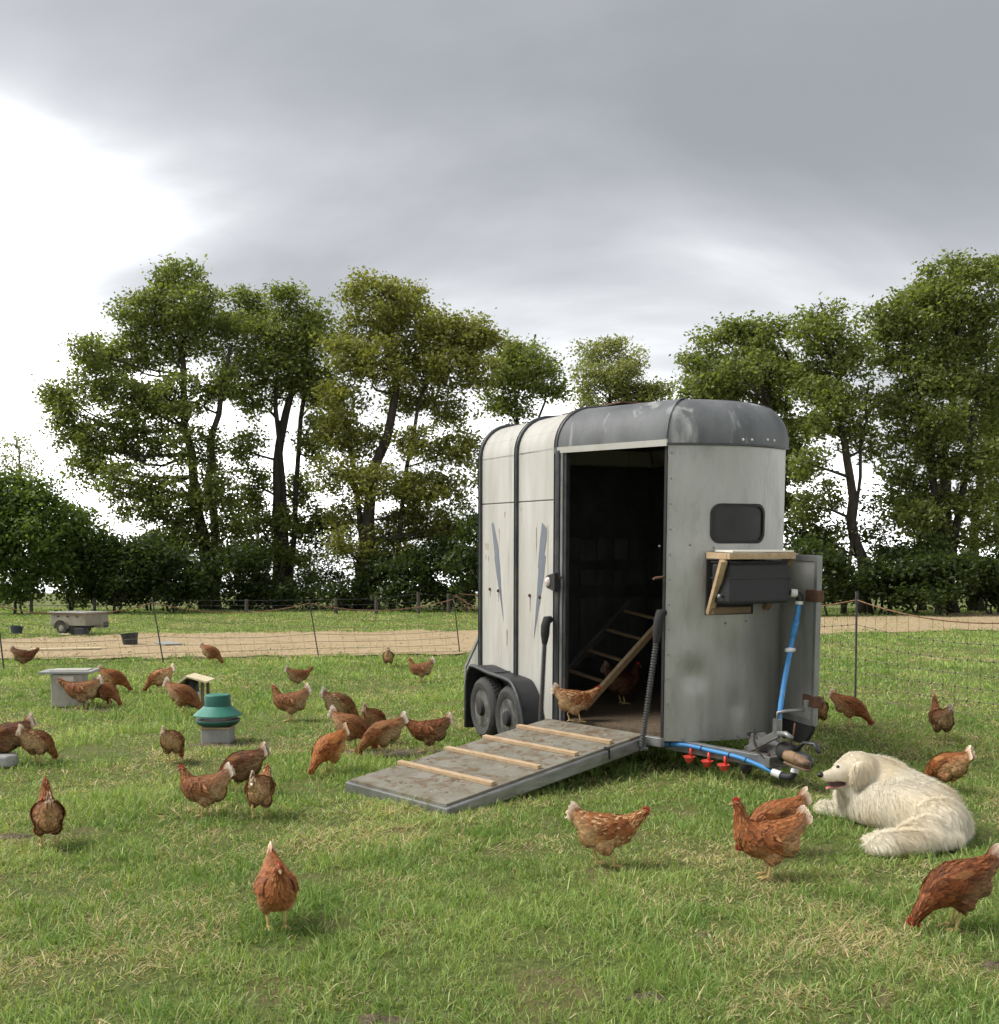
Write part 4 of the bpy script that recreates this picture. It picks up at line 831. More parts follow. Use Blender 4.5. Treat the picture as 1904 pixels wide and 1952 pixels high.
top = [(front_u(yl) + .02, yl + .05, zt + .026), (sf + .0, ya + .03, zt + .026), (sf + .0, yb + .0, zt + .026), (su - .03, yb + .02, zt + .026)]
sb(MB().prism(top, (0, 0, .014))).build('top_board', 'white_board', S)
br0 = np.array([front_u(yl) + .03, yl + .01, zt - .42]); sb(MB().beam(br0, (sf - .06, ya - .0, zt - .03), .034, .05, up=(0, 1, 0))).build('brace', 'timber', S, bevel=.003)
sb(MB().beam((su - .03, yb + .02, zt - .40), (sf - .05, yb + .01, zt - .03), .034, .05, up=(0, 1, 0))).build('brace', 'dark_timber', S, bevel=.003)
bb = MB(); YY = np.linspace(yl - .01, yb - .12, 12)
bb.slab(np.array([[(front_u(y) + .008, y, zz - .0) for y in YY] for zz in (zt - .03, zt - .43)]), (.010, 0, 0)); sb(bb).build('back_board', 'rubber_black', S)
sb(MB().beam((su + .03, ya + .05, zt - .40), (su + .03, ya + .38, zt - .395), .05, .045)).build('lower_batten', 'dark_timber', S, bevel=.003)
# ---- black water tank under the shelf
tb = np.array([su + .15, (ya + yb) / 2 + .03, zt - .345]); TK = tthing('water_tank', 'black plastic water tank under the timber shelf', 'tank', tb)
MB().box((-.012, 0, .15), (.22, yb - ya - .03, .29)).build('tank_body', 'black_plastic', TK, bevel=.022)
MB().box((-.012, 0, .300), (.23, yb - ya - .02, .016)).build('tank_lid', 'black_plastic', TK, bevel=.006)
MB().box((-.012, 0, .185), (.226, yb - ya - .022, .012)).build('tank_rib', 'black_plastic', TK, bevel=.004)
tp = TK; MB().tube([(.03, -(yb - ya) / 2 + .015, .065), (.03, -(yb - ya) / 2 - .03, .06)], [.010, .010], 10).build('tap', 'dark_steel', TK)
MB().ball((.05, -(yb - ya) / 2 - .034, .063), (.016, .010, .016), 10, 6).build('tap_lever', 'galvanised', TK, smooth=True)
# ---- blue water pipe
pu = su + .20
def pp(x, y, u): return on(x, y, 0, u)
pb = pp(1497, 1475, cu - .12)
W_ = tthing('water_pipe', 'blue water pipe running down past the door and along the drawbar', 'pipe', pb)
def wb_(m): m.v = [tuple(np.array(p) - pb) for p in m.v]; return m
uA, uB = su + .22, cu - .30
up = [pp(1523, 1150, uA), pp(1519, 1178, uA), pp(1514, 1200, uA), pp(1505, 1245, uA + .02), pp(1493, 1310, uA + .08), pp(1485, 1370, uA + .14), pp(1483, 1398, uA + .16)]
wb_(MB().tube(spline(up, 30), .019, 12)).build('pipe_section', 'blue_pipe', W_, smooth=True)
bm0, bm1 = np.array([.55, cv - .56]), np.array([cu - .06, cv - .075]); bdr = nrm(bm1 - bm0); bnv = np.array([bdr[1], -bdr[0]])
def pb_(x, y, off=.05):
    O = loc((0, 0, CAM_H)); D = TI @ ray(x, y); return O + D * ((bnv @ bm0 + off - bnv @ O[:2]) / (bnv @ D[:2]))
lowp = [pb_(1235, 1411), pb_(1262, 1417), pb_(1310, 1421), pb_(1355, 1431), pb_(1405, 1443), pb_(1440, 1456), pb_(1478, 1474)]
LP = spline(lowp, 40); wb_(MB().tube(LP, .016, 12)).build('pipe_section', 'blue_pipe', W_, smooth=True)
e0 = LP[-1]; e1 = pb_(1492, 1479); e2 = pb_(1506, 1481, .06); e3 = pb_(1514, 1472, .05); e4 = pb_(1517, 1455, .03)
wb_(MB().tube([LP[-2], e0 + (e1 - e0) * .7], [.026, .028], 14)).build('pipe_collar', 'white_plastic', W_, smooth=R_(40))
wb_(MB().tube(spline([e0 + (e1 - e0) * .7, e1, e2, e3], 12), .026, 12)).build('elbow', 'black_plastic', W_, smooth=True)
wb_(MB().tube([e3 - (e4 - e3) * .1, e3 + (e4 - e3) * .35], [.028, .026], 14)).build('pipe_collar', 'white_plastic', W_, smooth=R_(40))
wb_(MB().tube([e3, e4, pb_(1513, 1436, .0)], .016, 10)).build('pipe_section', 'blue_pipe', W_, smooth=True)
c0 = pp(1507, 1130, uA - .03); c1 = pp(1519, 1131, uA - .01); c2 = pp(1524, 1140, uA); c3 = pp(1523, 1152, uA); c4 = pp(1521, 1164, uA)
wb_(MB().tube([pp(1490, 1128, uA - .08), c0], [.018, .018], 10)).build('tank_outlet', 'black_plastic', W_, smooth=True)
wb_(MB().tube([c0, c1], [.030, .030], 14)).build('pipe_collar', 'white_plastic', W_, smooth=R_(40))
wb_(MB().tube(spline([c1, c2, c3], 10), .026, 12)).build('elbow', 'black_plastic', W_, smooth=True)
wb_(MB().tube([c2 + (c3 - c2) * .5, c3], [.030, .028], 14)).build('pipe_collar', 'white_plastic', W_, smooth=R_(40))
wb_(MB().tube([up[1] + (up[2] - up[1]) * .2, up[2], pp(1511, 1215, uA + .01)], [.026, .025, .021], 12)).build('pipe_coupler', 'blue_pipe', W_, smooth=True)
ck_ = pp(1506, 1239, uA + .02); wb_(MB().tube([ck_ + np.array([0, -.04, 0]), ck_, ck_ + np.array([0, .04, 0])], [.014, .022, .014], 8)).build('pipe_clip', 'white_plastic', W_, smooth=True)
for q in (9, 17, 24, 29): wb_(MB().tube([LP[q] - (LP[q + 1] - LP[q]) * .12, LP[q] + (LP[q + 1] - LP[q]) * .12], .0195, 10)).build('cable_tie', 'rubber_black', W_)
for (x, y) in ((1315, 1441), (1349, 1446), (1380, 1453)):
    i = int(np.argmin([abs(on_[0] - 0) for on_ in [(abs((TR @ p + TT)[0] / (TR @ p + TT)[1] * F_PX + CX - (x + 7)),) for p in LP]])); h0 = LP[i]
    cdir = TI @ nrm((-.5, -.75, 0)); c = h0 + cdir * .03 + np.array([0, 0, -.075])
    cup = wb_(MB().lathe([(.008, -.044), (.024, -.036), (.036, -.006), (.045, .005), (.041, .005), (.031, -.008), (.015, -.030)], 18, c, (0, 0, 1), cap=False)).build('drinker_cup', 'red_plastic', W_, smooth=True)
    wb_(MB().tube([h0 + np.array([0, 0, -.012]), h0 + np.array([0, 0, -.045]) + cdir * .006, c + np.array([0, 0, .002]) - cdir * .026], [.011, .010, .008], 8)).build('nozzle', 'red_plastic', cup, smooth=True)
# ---- old boot pulled over the coupling
bt = pp(1512, 1446, cu + .22); BO = tthing('old_boot', 'worn brown leather boot pulled over the tow coupling', 'boot', bt + np.array([0, 0, -.06]))
bd = nrm(np.array([.62, -.05, -.18]) + TI @ np.array([.5, -.25, 0])); bs = nrm(np.cross(bd, (0, 0, 1))); bz = np.cross(bs, bd)
def bp(l, s, z): return np.array([0, 0, .06]) + .80 * (bd * (l - .03) + bs * s + bz * z)
rows = []
for l, w, zt_, zb in ((-.06, .030, .045, -.035), (-.01, .044, .058, -.045), (.05, .048, .056, -.046), (.10, .046, .044, -.045), (.145, .047, .034, -.045), (.175, .040, .022, -.045), (.195, .022, .002, -.042), (.2, .006, -.02, -.036)):
    rows.append([bp(l, w * math.cos(t), (zt_ if math.sin(t) > 0 else -zb) * math.sin(t) if True else 0) for t in np.linspace(0, 2 * math.pi, 17)[:-1]])
MB().grid(np.array(rows), close=True).build('upper', 'leather', BO, smooth=True)
sole = []
for l, w in ((-.04, .03), (.0, .042), (.06, .046), (.11, .047), (.15, .050), (.185, .044), (.207, .02)): sole.append((l, w))
pl = [bp(l, w, -.040) for l, w in sole] + [bp(l, -w, -.040) for l, w in sole[::-1]]
MB().prism(pl, bz * -.014).build('sole', 'dark_timber', BO, bevel=.003)
# ---- perch ladder inside the doorway
l0, l1 = on(1150, 1308, 0, .02), on(1264, 1180, 0, -.10)
LB = tthing('perch_ladder', 'timber perch ladder leaning inside the trailer doorway', 'ladder', (l0[0], l0[1], .008))
lb0 = np.array([l0[0], l0[1], .008])
def lt(p): return np.asarray(p, float) - lb0
sv_ = l1 - l0; s0_ = l0 - sv_ * .30
MB().beam(lt(s0_), lt(l0 + sv_ * 1.1), .030, .085, up=(.5, -.4, .6)).build('stringer', 'timber', LB, bevel=.003)
offv = np.array([-.42, -.13, 0.06])
MB().beam(lt(s0_ + offv), lt(l0 + sv_ * 1.1 + offv), .030, .085, up=(.5, -.4, .6)).build('stringer', 'interior', LB, bevel=.003)
for t in (.05, .36, .68, .98):
    p = l0 + sv_ * t; MB().beam(lt(p + offv * 1.02), lt(p - offv * .01), .034, .024).build('rung', 'dark_timber', LB, bevel=.003)

# ================================================================== fences
material('fence_post', (.030, .030, .028), (.05, .05, .045), rough=.6, scale=9)
material('twine_orange', (.17, .085, .045), (.24, .125, .065), rough=.8, scale=30)
material('twine_dark', (.13, .125, .075), (.20, .185, .11), rough=.8, scale=30)
material('post_wood', (.065, .056, .044), (.10, .086, .068), rough=.9, scale=8, stretch=(1, 1, .2), bump=.006)
def net_run(F, posts, hts, first, last, step=.16, thick=.0042, knots=False):
    """posts: (base xyz, top xyz); strings sag between them"""
    for i in range(len(posts) - 1):
        (b0, t0), (b1, t1) = posts[i], posts[i + 1]; n = 17
        def pt(s, hf):
            p0 = b0 + (t0 - b0) * hf * .93; p1 = b1 + (t1 - b1) * hf * .93; p = p0 + (p1 - p0) * s
            p[2] -= 4 * s * (1 - s) * (.17 * hf ** 1.5); return p
        for k, hf in enumerate(hts):
            tk = thick * (2.6 if hf > .8 else 1.3)
            MB().tube([pt(s, hf) for s in np.linspace(0, 1, n)], tk, 4, caps=False).build('wire', 'twine_orange' if hf > .8 else 'twine_dark', F)
        L = np.linalg.norm(b1 - b0); m = MB(); kn = MB(); cnt = int(L / step)
        for q in range(1, cnt):
            s = q / cnt; P = []
            for j, hf in enumerate(hts): P.append(pt(s + random.uniform(-.1, .1) * step / L * (1.5 if hf > .7 else .3), hf) + np.array([0, 0, 0]))
            wig = [P[0]]
            for a, b in zip(P[:-1], P[1:]): wig += [(a + b) / 2 + rng.normal(0, .008, 3), b]
            m.tube(wig, thick * .65, 3, caps=False)
            if knots:
                for p in P[1:]: kn.box(p, (.013, .013, .015))
        m.build('net_mesh', 'twine_dark', F, kind='stuff')
        if knots: kn.build('knots', 'fence_post', F, kind='stuff')
def post(px0, px1, h):
    b = ground(*px0); t = at(px1[0], px1[1], b[1] + .05); return b, t
posts = [post((-190, 1290), (-205, 1150), 1), post((8, 1276), (-8, 1145), 1), post((312, 1262), (290, 1140), 1), post((608, 1252), (589, 1142), 1), post((877, 1245), (864, 1134), 1)]
F1 = thing('electric_fence', 'orange electric net fence sagging between thin posts left of the trailer', 'fence', posts[2][0])
posts = [(b - posts[2][0], t - posts[2][0]) for b, t in posts[:0]] if False else posts
o_ = np.array(posts[2][0]); pl_ = [(b - o_, t - o_) for b, t in posts]
for b, t in pl_: MB().tube([b + np.array([0, 0, -.05]), t], .0115, 6).build('post', 'fence_post', F1)
HT = (.04, .16, .29, .43, .58, .76, 1.0)
net_run(F1, pl_, HT, 0, 0, step=.22, thick=.0028)
tg = at(889, 1166, pl_[-1][0][1] + o_[1]) - o_
for k in range(5):
    a0 = pl_[-1][1] + rng.normal(0, .04, 3); a1 = a0 + np.array([.30 + .1 * k, -.2, -.36 + .05 * k])
    MB().tube(spline([a0, (a0 + a1) / 2 + rng.normal(0, .08, 3), a1, a1 + np.array([.25, -.1, .1])], 12), .0045, 4).build('slack_wire', 'twine_orange', F1)
pr = [post((1300, 1275), (1300, 1120), 1), post((1630, 1338), (1633, 1129), 1), post((2085, 1402), (2090, 1150), 1)]
F2 = thing('electric_fence', 'electric net fence on a dark upright post right of the trailer', 'fence', pr[1][0])
o_ = np.array(pr[1][0]); pl_ = [(b - o_, t - o_) for b, t in pr]
for b, t in pl_: MB().tube([b + np.array([0, 0, -.05]), t], .0125, 8).build('post', 'fence_post', F2)
net_run(F2, pl_, HT, 0, 0, step=.15, thick=.0028, knots=True)
MB().cyl(pl_[1][1] + np.array([0, 0, -.14]), pl_[1][1] + np.array([0, 0, .01]), .018).build('insulator', 'fence_post', F2)
F3 = thing('stock_fence', 'wire stock fence with weathered wooden posts along the hedge', 'fence', ground(797, 1172))
o_ = ground(797, 1172); D3 = 40.0; o_ = at(797, 1172, D3); o_[2] = 0; F3.location = tuple(o_)
pp3 = []
for x, y in ((-60, 1140), (60, 1142), (180, 1140), (470, 1142), (640, 1140), (717, 1138), (797, 1128), (855, 1132), (1120, 1128), (1420, 1125), (1698, 1130), (1785, 1120), (1905, 1122)):
    p = at(x, 1170, D3); p[2] = 0; t = at(x, y, D3); pp3.append((p - o_, t - o_))
    MB().tube([p - o_ + np.array([0, 0, -.1]), (p + t) / 2 - o_ + rng.normal(0, .01, 3), t - o_], [.07, .065, .06], 8).build('post', 'post_wood', F3, smooth=R_(40))
for hf in (.25, .55, .9): MB().tube([b + (t - b) * hf + np.array([0, -.07, 0]) for b, t in pp3], .006, 4).build('wire', 'dark_steel', F3)

# ================================================================== farm things
material('cart_paint', (.25, .235, .185), (.19, .178, .138), rough=.7, scale=6, c3=(.17, .14, .10), scale3=7, lo3=.58, hi3=.75)
material('cart_lid', (.29, .285, .255), (.22, .215, .19), rough=.6, scale=6)
material('concrete', (.43, .415, .365), (.34, .325, .28), rough=.9, scale=9, bump=.004, c3=(.27, .255, .22), scale3=5, lo3=.55, hi3=.75)
material('slate_grey', (.25, .25, .245), (.33, .33, .32), rough=.8, scale=8, bump=.003)
material('green_dark', (.008, .075, .058), (.012, .10, .075), rough=.5, scale=9, bump=.002)
material('green_pale', (.026, .155, .112), (.042, .195, .145), rough=.5, scale=7, c3=(.12, .24, .19), scale3=9, lo3=.6, hi3=.8)
material('bin_black', (.016, .017, .020), (.030, .031, .035), rough=.5, scale=6)
material('bin_blue', (.030, .038, .060), (.045, .055, .080), rough=.5, scale=6)
material('cream_ply', (.70, .61, .40), (.62, .52, .33), rough=.7, scale=7, c3=(.48, .37, .22), scale3=8, lo3=.6, hi3=.75)
# small old box cart
g = ground(152, 1209); C = thing('utility_cart', 'small beige box cart with flat lid parked beyond the straw strip', 'cart', g, R_(-24)); C.scale = (.86, .86, .86)
MB().box((0, 0, .43), (1.30, .86, .34)).build('body', 'cart_paint', C, bevel=.02)
MB().box((.0, 0, .622), (1.40, .96, .04)).build('lid', 'cart_lid', C, bevel=.012)
MB().box((0, 0, .598), (1.36, .92, .012)).build('lid_seal', 'rubber_black', C)
MB().box((0, 0, .24), (1.15, .5, .07)).build('chassis', 'dark_steel', C)
MB().beam((.55, 0, .24), (1.0, 0, .24), .07, .07).build('drawbar', 'cart_paint', C)
MB().box((.98, 0, .30), (.12, .10, .16)).build('hitch', 'dark_steel', C, bevel=.02)
for y, s in ((-.42, -1), (.42, 1)):
    wo = MB().lathe([(.10, -.055), (.17, -.06), (.19, -.03), (.19, .03), (.17, .06), (.10, .055)], 24, (-.20, y, .19), (0, 1, 0)).build('wheel', 'tyre_rubber', C, smooth=R_(35))
    MB().lathe([(.10, 0), (.09, .03), (.03, .045)], 16, (-.20, y + s * .03, .19), (0, s, 0)).build('rim', 'cart_paint', wo, smooth=R_(40))
    MB().slab(np.array([[(-.20 + .24 * math.cos(t), yy, .19 + .24 * math.sin(t)) for t in np.linspace(0, math.pi, 12)] for yy in (y - .09, y + .09)]), (0, 0, -.01)).build('mudguard', 'cart_paint', C)
MB().box((-.72, -.2, .42), (.14, .22, .34)).build('side_box', 'cart_lid', C, bevel=.03)
for x in (-.35, .0, .35): MB().box((x, -.436, .52), (.10, .012, .03)).build('catch', 'dark_steel', C)
MB().box((.40, -.32, .11), (.36, .22, .20)).build('prop_block', 'bin_black', C, bevel=.02)
def bucket(label, px, w, h, mt, tilt=0.0):
    g = ground(*px); r = w / 2
    B = thing('bucket', label, 'bucket', g, group='buckets by the straw strip')
    m = MB().lathe([(r * .80, 0), (r, h), (r * 1.05, h), (r * 1.05, h - .02), (r * .97, h - .02), (r * .77, .02)], 24, (0, 0, 0), (math.sin(tilt), 0, math.cos(tilt)), cap=False)
    m.build('shell', mt, B, smooth=R_(40)); MB().lathe([(r * .79, .012), (r * .79, .016)], 24, (0, 0, 0), (math.sin(tilt), 0, math.cos(tilt))).build('base', mt, B)
    MB().tube([(r * 1.04 * math.cos(t), r * .3 * math.sin(t) - r * .95, h + .02 - .10 * abs(math.sin(t))) for t in np.linspace(0, math.pi, 12)], .006, 5).build('handle', 'dark_steel', B)
bucket('black tapered bucket standing alone on the straw strip', (249, 1231), .34, .26, 'bin_black', R_(-5))
bucket('black bucket directly in front of the small cart', (142, 1210), .31, .24, 'bin_black')
bucket('blue-black bucket at the left beyond the straw strip', (31, 1209), .30, .20, 'bin_blue', R_(6))
g0, g1 = ground(58, 1243), ground(193, 1241); m = MB()
tag(m.beam(g0 + np.array([0, 0, .05]), g1 + np.array([0, 0, .055]), .14, .03).build('plank', 'cream_ply', bevel=.003), 'pale plank lying on the straw strip at the left', 'plank')
g0, g1 = ground(309, 1229), ground(332, 1233)
tag(MB().beam(g0 + np.array([0, 0, .055]), g1 + np.array([0, 0, .05]), .34, .025).build('slate', 'slate_grey', bevel=.003), 'small grey board lying on the straw behind a fence post', 'board')
g0, g1 = ground(128, 1212), ground(160, 1212.5)
tag(MB().beam(g0 + np.array([-.2, .1, .03]), g1 + np.array([-.4, .15, .03]), .12, .03).build('plank', 'cream_ply', bevel=.003), 'short pale board on the ground by the cart wheel', 'plank')
# column with slab
g = ground(134, 1345); S1 = thing('slab_pedestal', 'pale tapered column carrying a wide flat slab, behind a hen on the left', 'pedestal', g, R_(8))
MB().prism([(-.165, -.15, 0), (.165, -.15, 0), (.165, .15, 0), (-.165, .15, 0)], (0, 0, .36)).build('column', 'concrete', S1, bevel=.012)
MB().box((0, -.154, .31), (.16, .012, .06)).build('handle_recess', 'white_board', S1, bevel=.004)
MB().box((.0, 0, .382), (.56, .42, .028)).build('slab', 'slate_grey', S1, bevel=.006)
MB().box((.02, .0, .401), (.40, .28, .010)).build('slab_panel', 'concrete', S1, bevel=.003)
# drinker under a little board roof
g = ground(366, 1347); S2 = thing('roofed_drinker', 'black and white drinker under a bent cream board roof', 'drinker', g)
MB().lathe([(.085, .0), (.085, .13), (.08, .14), (.075, .28), (.06, .30)], 20).build('canister', 'bin_black', S2, smooth=R_(40))
MB().box((.03, -.02, .135), (.17, .15, .07)).build('collar', 'white_board', S2, bevel=.01)
MB().prism([(-.225, -.17, .20), (-.205, -.17, .19), (-.005, -.17, .335), (-.02, -.17, .355)], (0, .34, 0)).build('roof_board', 'cream_ply', S2)
MB().prism([(-.018, -.18, .357), (-.002, -.18, .338), (.205, -.18, .275), (.21, -.18, .295)], (0, .36, 0)).build('roof_board', 'cream_ply', S2)
for x, y, z in ((-.11, .10, .26), (.15, .10, .285), (.15, -.12, .285)): MB().box((x, y, z / 2), (.03, .03, z)).build('leg', 'dark_timber', S2)
# green feeder
g = ground(416, 1413); S3 = thing('poultry_feeder', 'green plastic poultry feeder with wide rain hat and round dish', 'feeder', g)
MB().box((0, .0, .055), (.25, .20, .13)).build('block', 'slate_grey', S3, bevel=.01)
MB().box((.0, -.005, .128), (.26, .21, .016)).build('board', 'timber', S3, bevel=.003)
MB().lathe([(.10, .138), (.165, .150), (.190, .178), (.190, .192), (.182, .192), (.165, .172), (.10, .160)], 36).build('dish', 'green_dark', S3, smooth=R_(40))
MB().lathe([(.120, .160), (.120, .235)], 28).build('hopper', 'slate_grey', S3, smooth=R_(40))
MB().lathe([(.188, .186), (.1885, .196), (.17, .192)], 36).build('dish_rim', 'slate_grey', S3, smooth=R_(40))
MB().lathe([(.205, .228), (.205, .238), (.116, .312), (.112, .306)], 40, cap=False).build('rain_hat', 'green_pale', S3, smooth=R_(40))
MB().lathe([(.112, .306), (.110, .395), (.106, .403)], 36).build('hat_crown', 'green_dark', S3, smooth=R_(40))
MB().lathe([(.104, .4035), (.100, .410), (.02, .412)], 36).build('crown_top', 'green_pale', S3, smooth=R_(40))
# slab of stone at the left edge
g = ground(4, 1460); S4 = MB().prism([(-.14, -.10, 0), (.08, -.09, 0), (.13, -.01, 0), (.07, .10, 0), (-.14, .10, 0)], (0, 0, .09)).build('stone_slab', 'slate_grey', bevel=.02)
S4.location = tuple(g); tag(S4, 'grey stone slab lying at the left edge below two hens', 'stone')
g = ground(2085, 1400)

# ================================================================== animals
attr_material('plumage', rough=.62, trans=.12, spec=.2, tint=True, var=.22, vscale=70, bump=.0015, bscale=120)
attr_material('fur', rough=.65, trans=.55, spec=.15)
material('hen_leg', (.56, .41, .17), (.46, .32, .12), rough=.6, scale=40)
material('hen_red', (.46, .035, .025), (.36, .03, .022), rough=.5, scale=60)
material('hen_beak', (.42, .30, .14), (.25, .16, .08), rough=.45, scale=60)
material('eye_dark', (.02, .012, .008), rough=.1, spec=.8)
def remesh(mb, voxel, it):
    me = mb.mesh('tmp'); o = bpy.data.objects.new('tmp', me); COL.objects.link(o)
    r = o.modifiers.new('r', 'REMESH'); r.mode = 'VOXEL'; r.voxel_size = voxel
    s = o.modifiers.new('s', 'SMOOTH'); s.factor = .5; s.iterations = it
    dg = bpy.context.evaluated_depsgraph_get(); dg.update()
    out_ = bpy.data.meshes.new_from_object(o.evaluated_get(dg)); bpy.data.objects.remove(o); bpy.data.meshes.remove(me); return out_
def sample(me, n):
    me.calc_loop_triangles(); V = np.zeros(len(me.vertices) * 3); me.vertices.foreach_get('co', V); V = V.reshape(-1, 3)
    t = np.zeros(len(me.loop_triangles) * 3, np.int32); me.loop_triangles.foreach_get('vertices', t); t = t.reshape(-1, 3)
    a, b, c = V[t[:, 0]], V[t[:, 1]], V[t[:, 2]]; nv = np.cross(b - a, c - a); ar = np.linalg.norm(nv, axis=1)
    i = rng.choice(len(t), n, p=ar / ar.sum()); u = rng.random(n); v = rng.random(n); f = u + v > 1; u[f] = 1 - u[f]; v[f] = 1 - v[f]
    return a[i] + (b - a)[i] * u[:, None] + (c - a)[i] * v[:, None], nv[i] / (ar[i] + 1e-12)[:, None]
def set_col(me, cols):
    ca = me.color_attributes.new('Col', 'FLOAT_COLOR', 'POINT'); c = np.ones((len(me.vertices), 4), np.float32); c[:, :3] = cols; ca.data.foreach_set('color', c.ravel())
def flakes(P, Nn, Fd, ln, wd, lift, cols, edge=None):
    """small rounded feathers lying along Fd on the surface"""
    n = len(P); Fd = Fd - Nn * (Fd * Nn).sum(1)[:, None]; Fd /= np.linalg.norm(Fd, axis=1)[:, None] + 1e-9; S = np.cross(Nn, Fd)
    l = ln[:, None]; w = wd[:, None]; up = Nn * lift[:, None]
    V = np.stack([P - Fd * l * .1, P + Fd * l * .45 + S * w * .5 + up * .5, P + Fd * l * .85 + S * w * .32 + up * .8, P + Fd * l + up, P + Fd * l * .85 - S * w * .32 + up * .8, P + Fd * l * .45 - S * w * .5 + up * .5], 1).reshape(-1, 3)
    k = np.arange(n) * 6; C = np.repeat(cols, 6, 0).reshape(n, 6, 3).copy()
    if edge is not None: C[:, 2:5] = C[:, 2:5] * .45 + edge[:, None, :] * .55
    return V, np.stack([k, k + 1, k + 4, k + 5], 1), np.stack([k + 1, k + 2, k + 3], 1), np.stack([k + 1, k + 3, k + 4], 1), C.reshape(-1, 3)
BR, BRD, GOLD, BUFF, WHITE = (np.array(c) for c in ((.215, .076, .026), (.115, .038, .015), (.38, .195, .080), (.50, .345, .195), (.86, .80, .70)))
SPINE = {
 'stand': [(-.205, .345, .010, .026), (-.175, .320, .028, .044), (-.13, .275, .060, .068), (-.07, .235, .088, .092), (0, .212, .100, .104), (.065, .216, .093, .099), (.115, .25, .071, .076), (.138, .30, .048, .051), (.150, .35, .034, .037), (.160, .388, .027, .029), (.177, .405, .023, .024), (.194, .402, .013, .014)],
 'rest': [(-.205, .350, .010, .026), (-.175, .322, .028, .044), (-.13, .275, .060, .068), (-.07, .235, .088, .092), (0, .212, .100, .104), (.065, .214, .095, .100), (.112, .245, .072, .076), (.136, .282, .050, .052), (.150, .315, .036, .038), (.163, .340, .028, .030), (.181, .350, .023, .024), (.198, .346, .013, .014)],
 'walk': [(-.215, .325, .010, .026), (-.182, .305, .028, .044), (-.135, .268, .060, .068), (-.07, .235, .087, .092), (0, .216, .098, .102), (.065, .220, .090, .095), (.115, .245, .067, .071), (.155, .273, .047, .050), (.188, .296, .034, .037), (.210, .312, .027, .029), (.229, .316, .023, .023), (.246, .309, .012, .013)],
 'peck': [(-.212, .345, .010, .026), (-.182, .322, .028, .044), (-.137, .288, .060, .066), (-.07, .255, .088, .090), (0, .228, .100, .102), (.058, .198, .090, .094), (.108, .164, .066, .070), (.148, .126, .046, .048), (.178, .088, .034, .036), (.197, .058, .027, .029), (.208, .038, .023, .023), (.214, .020, .012, .013)]}
HEN = {}
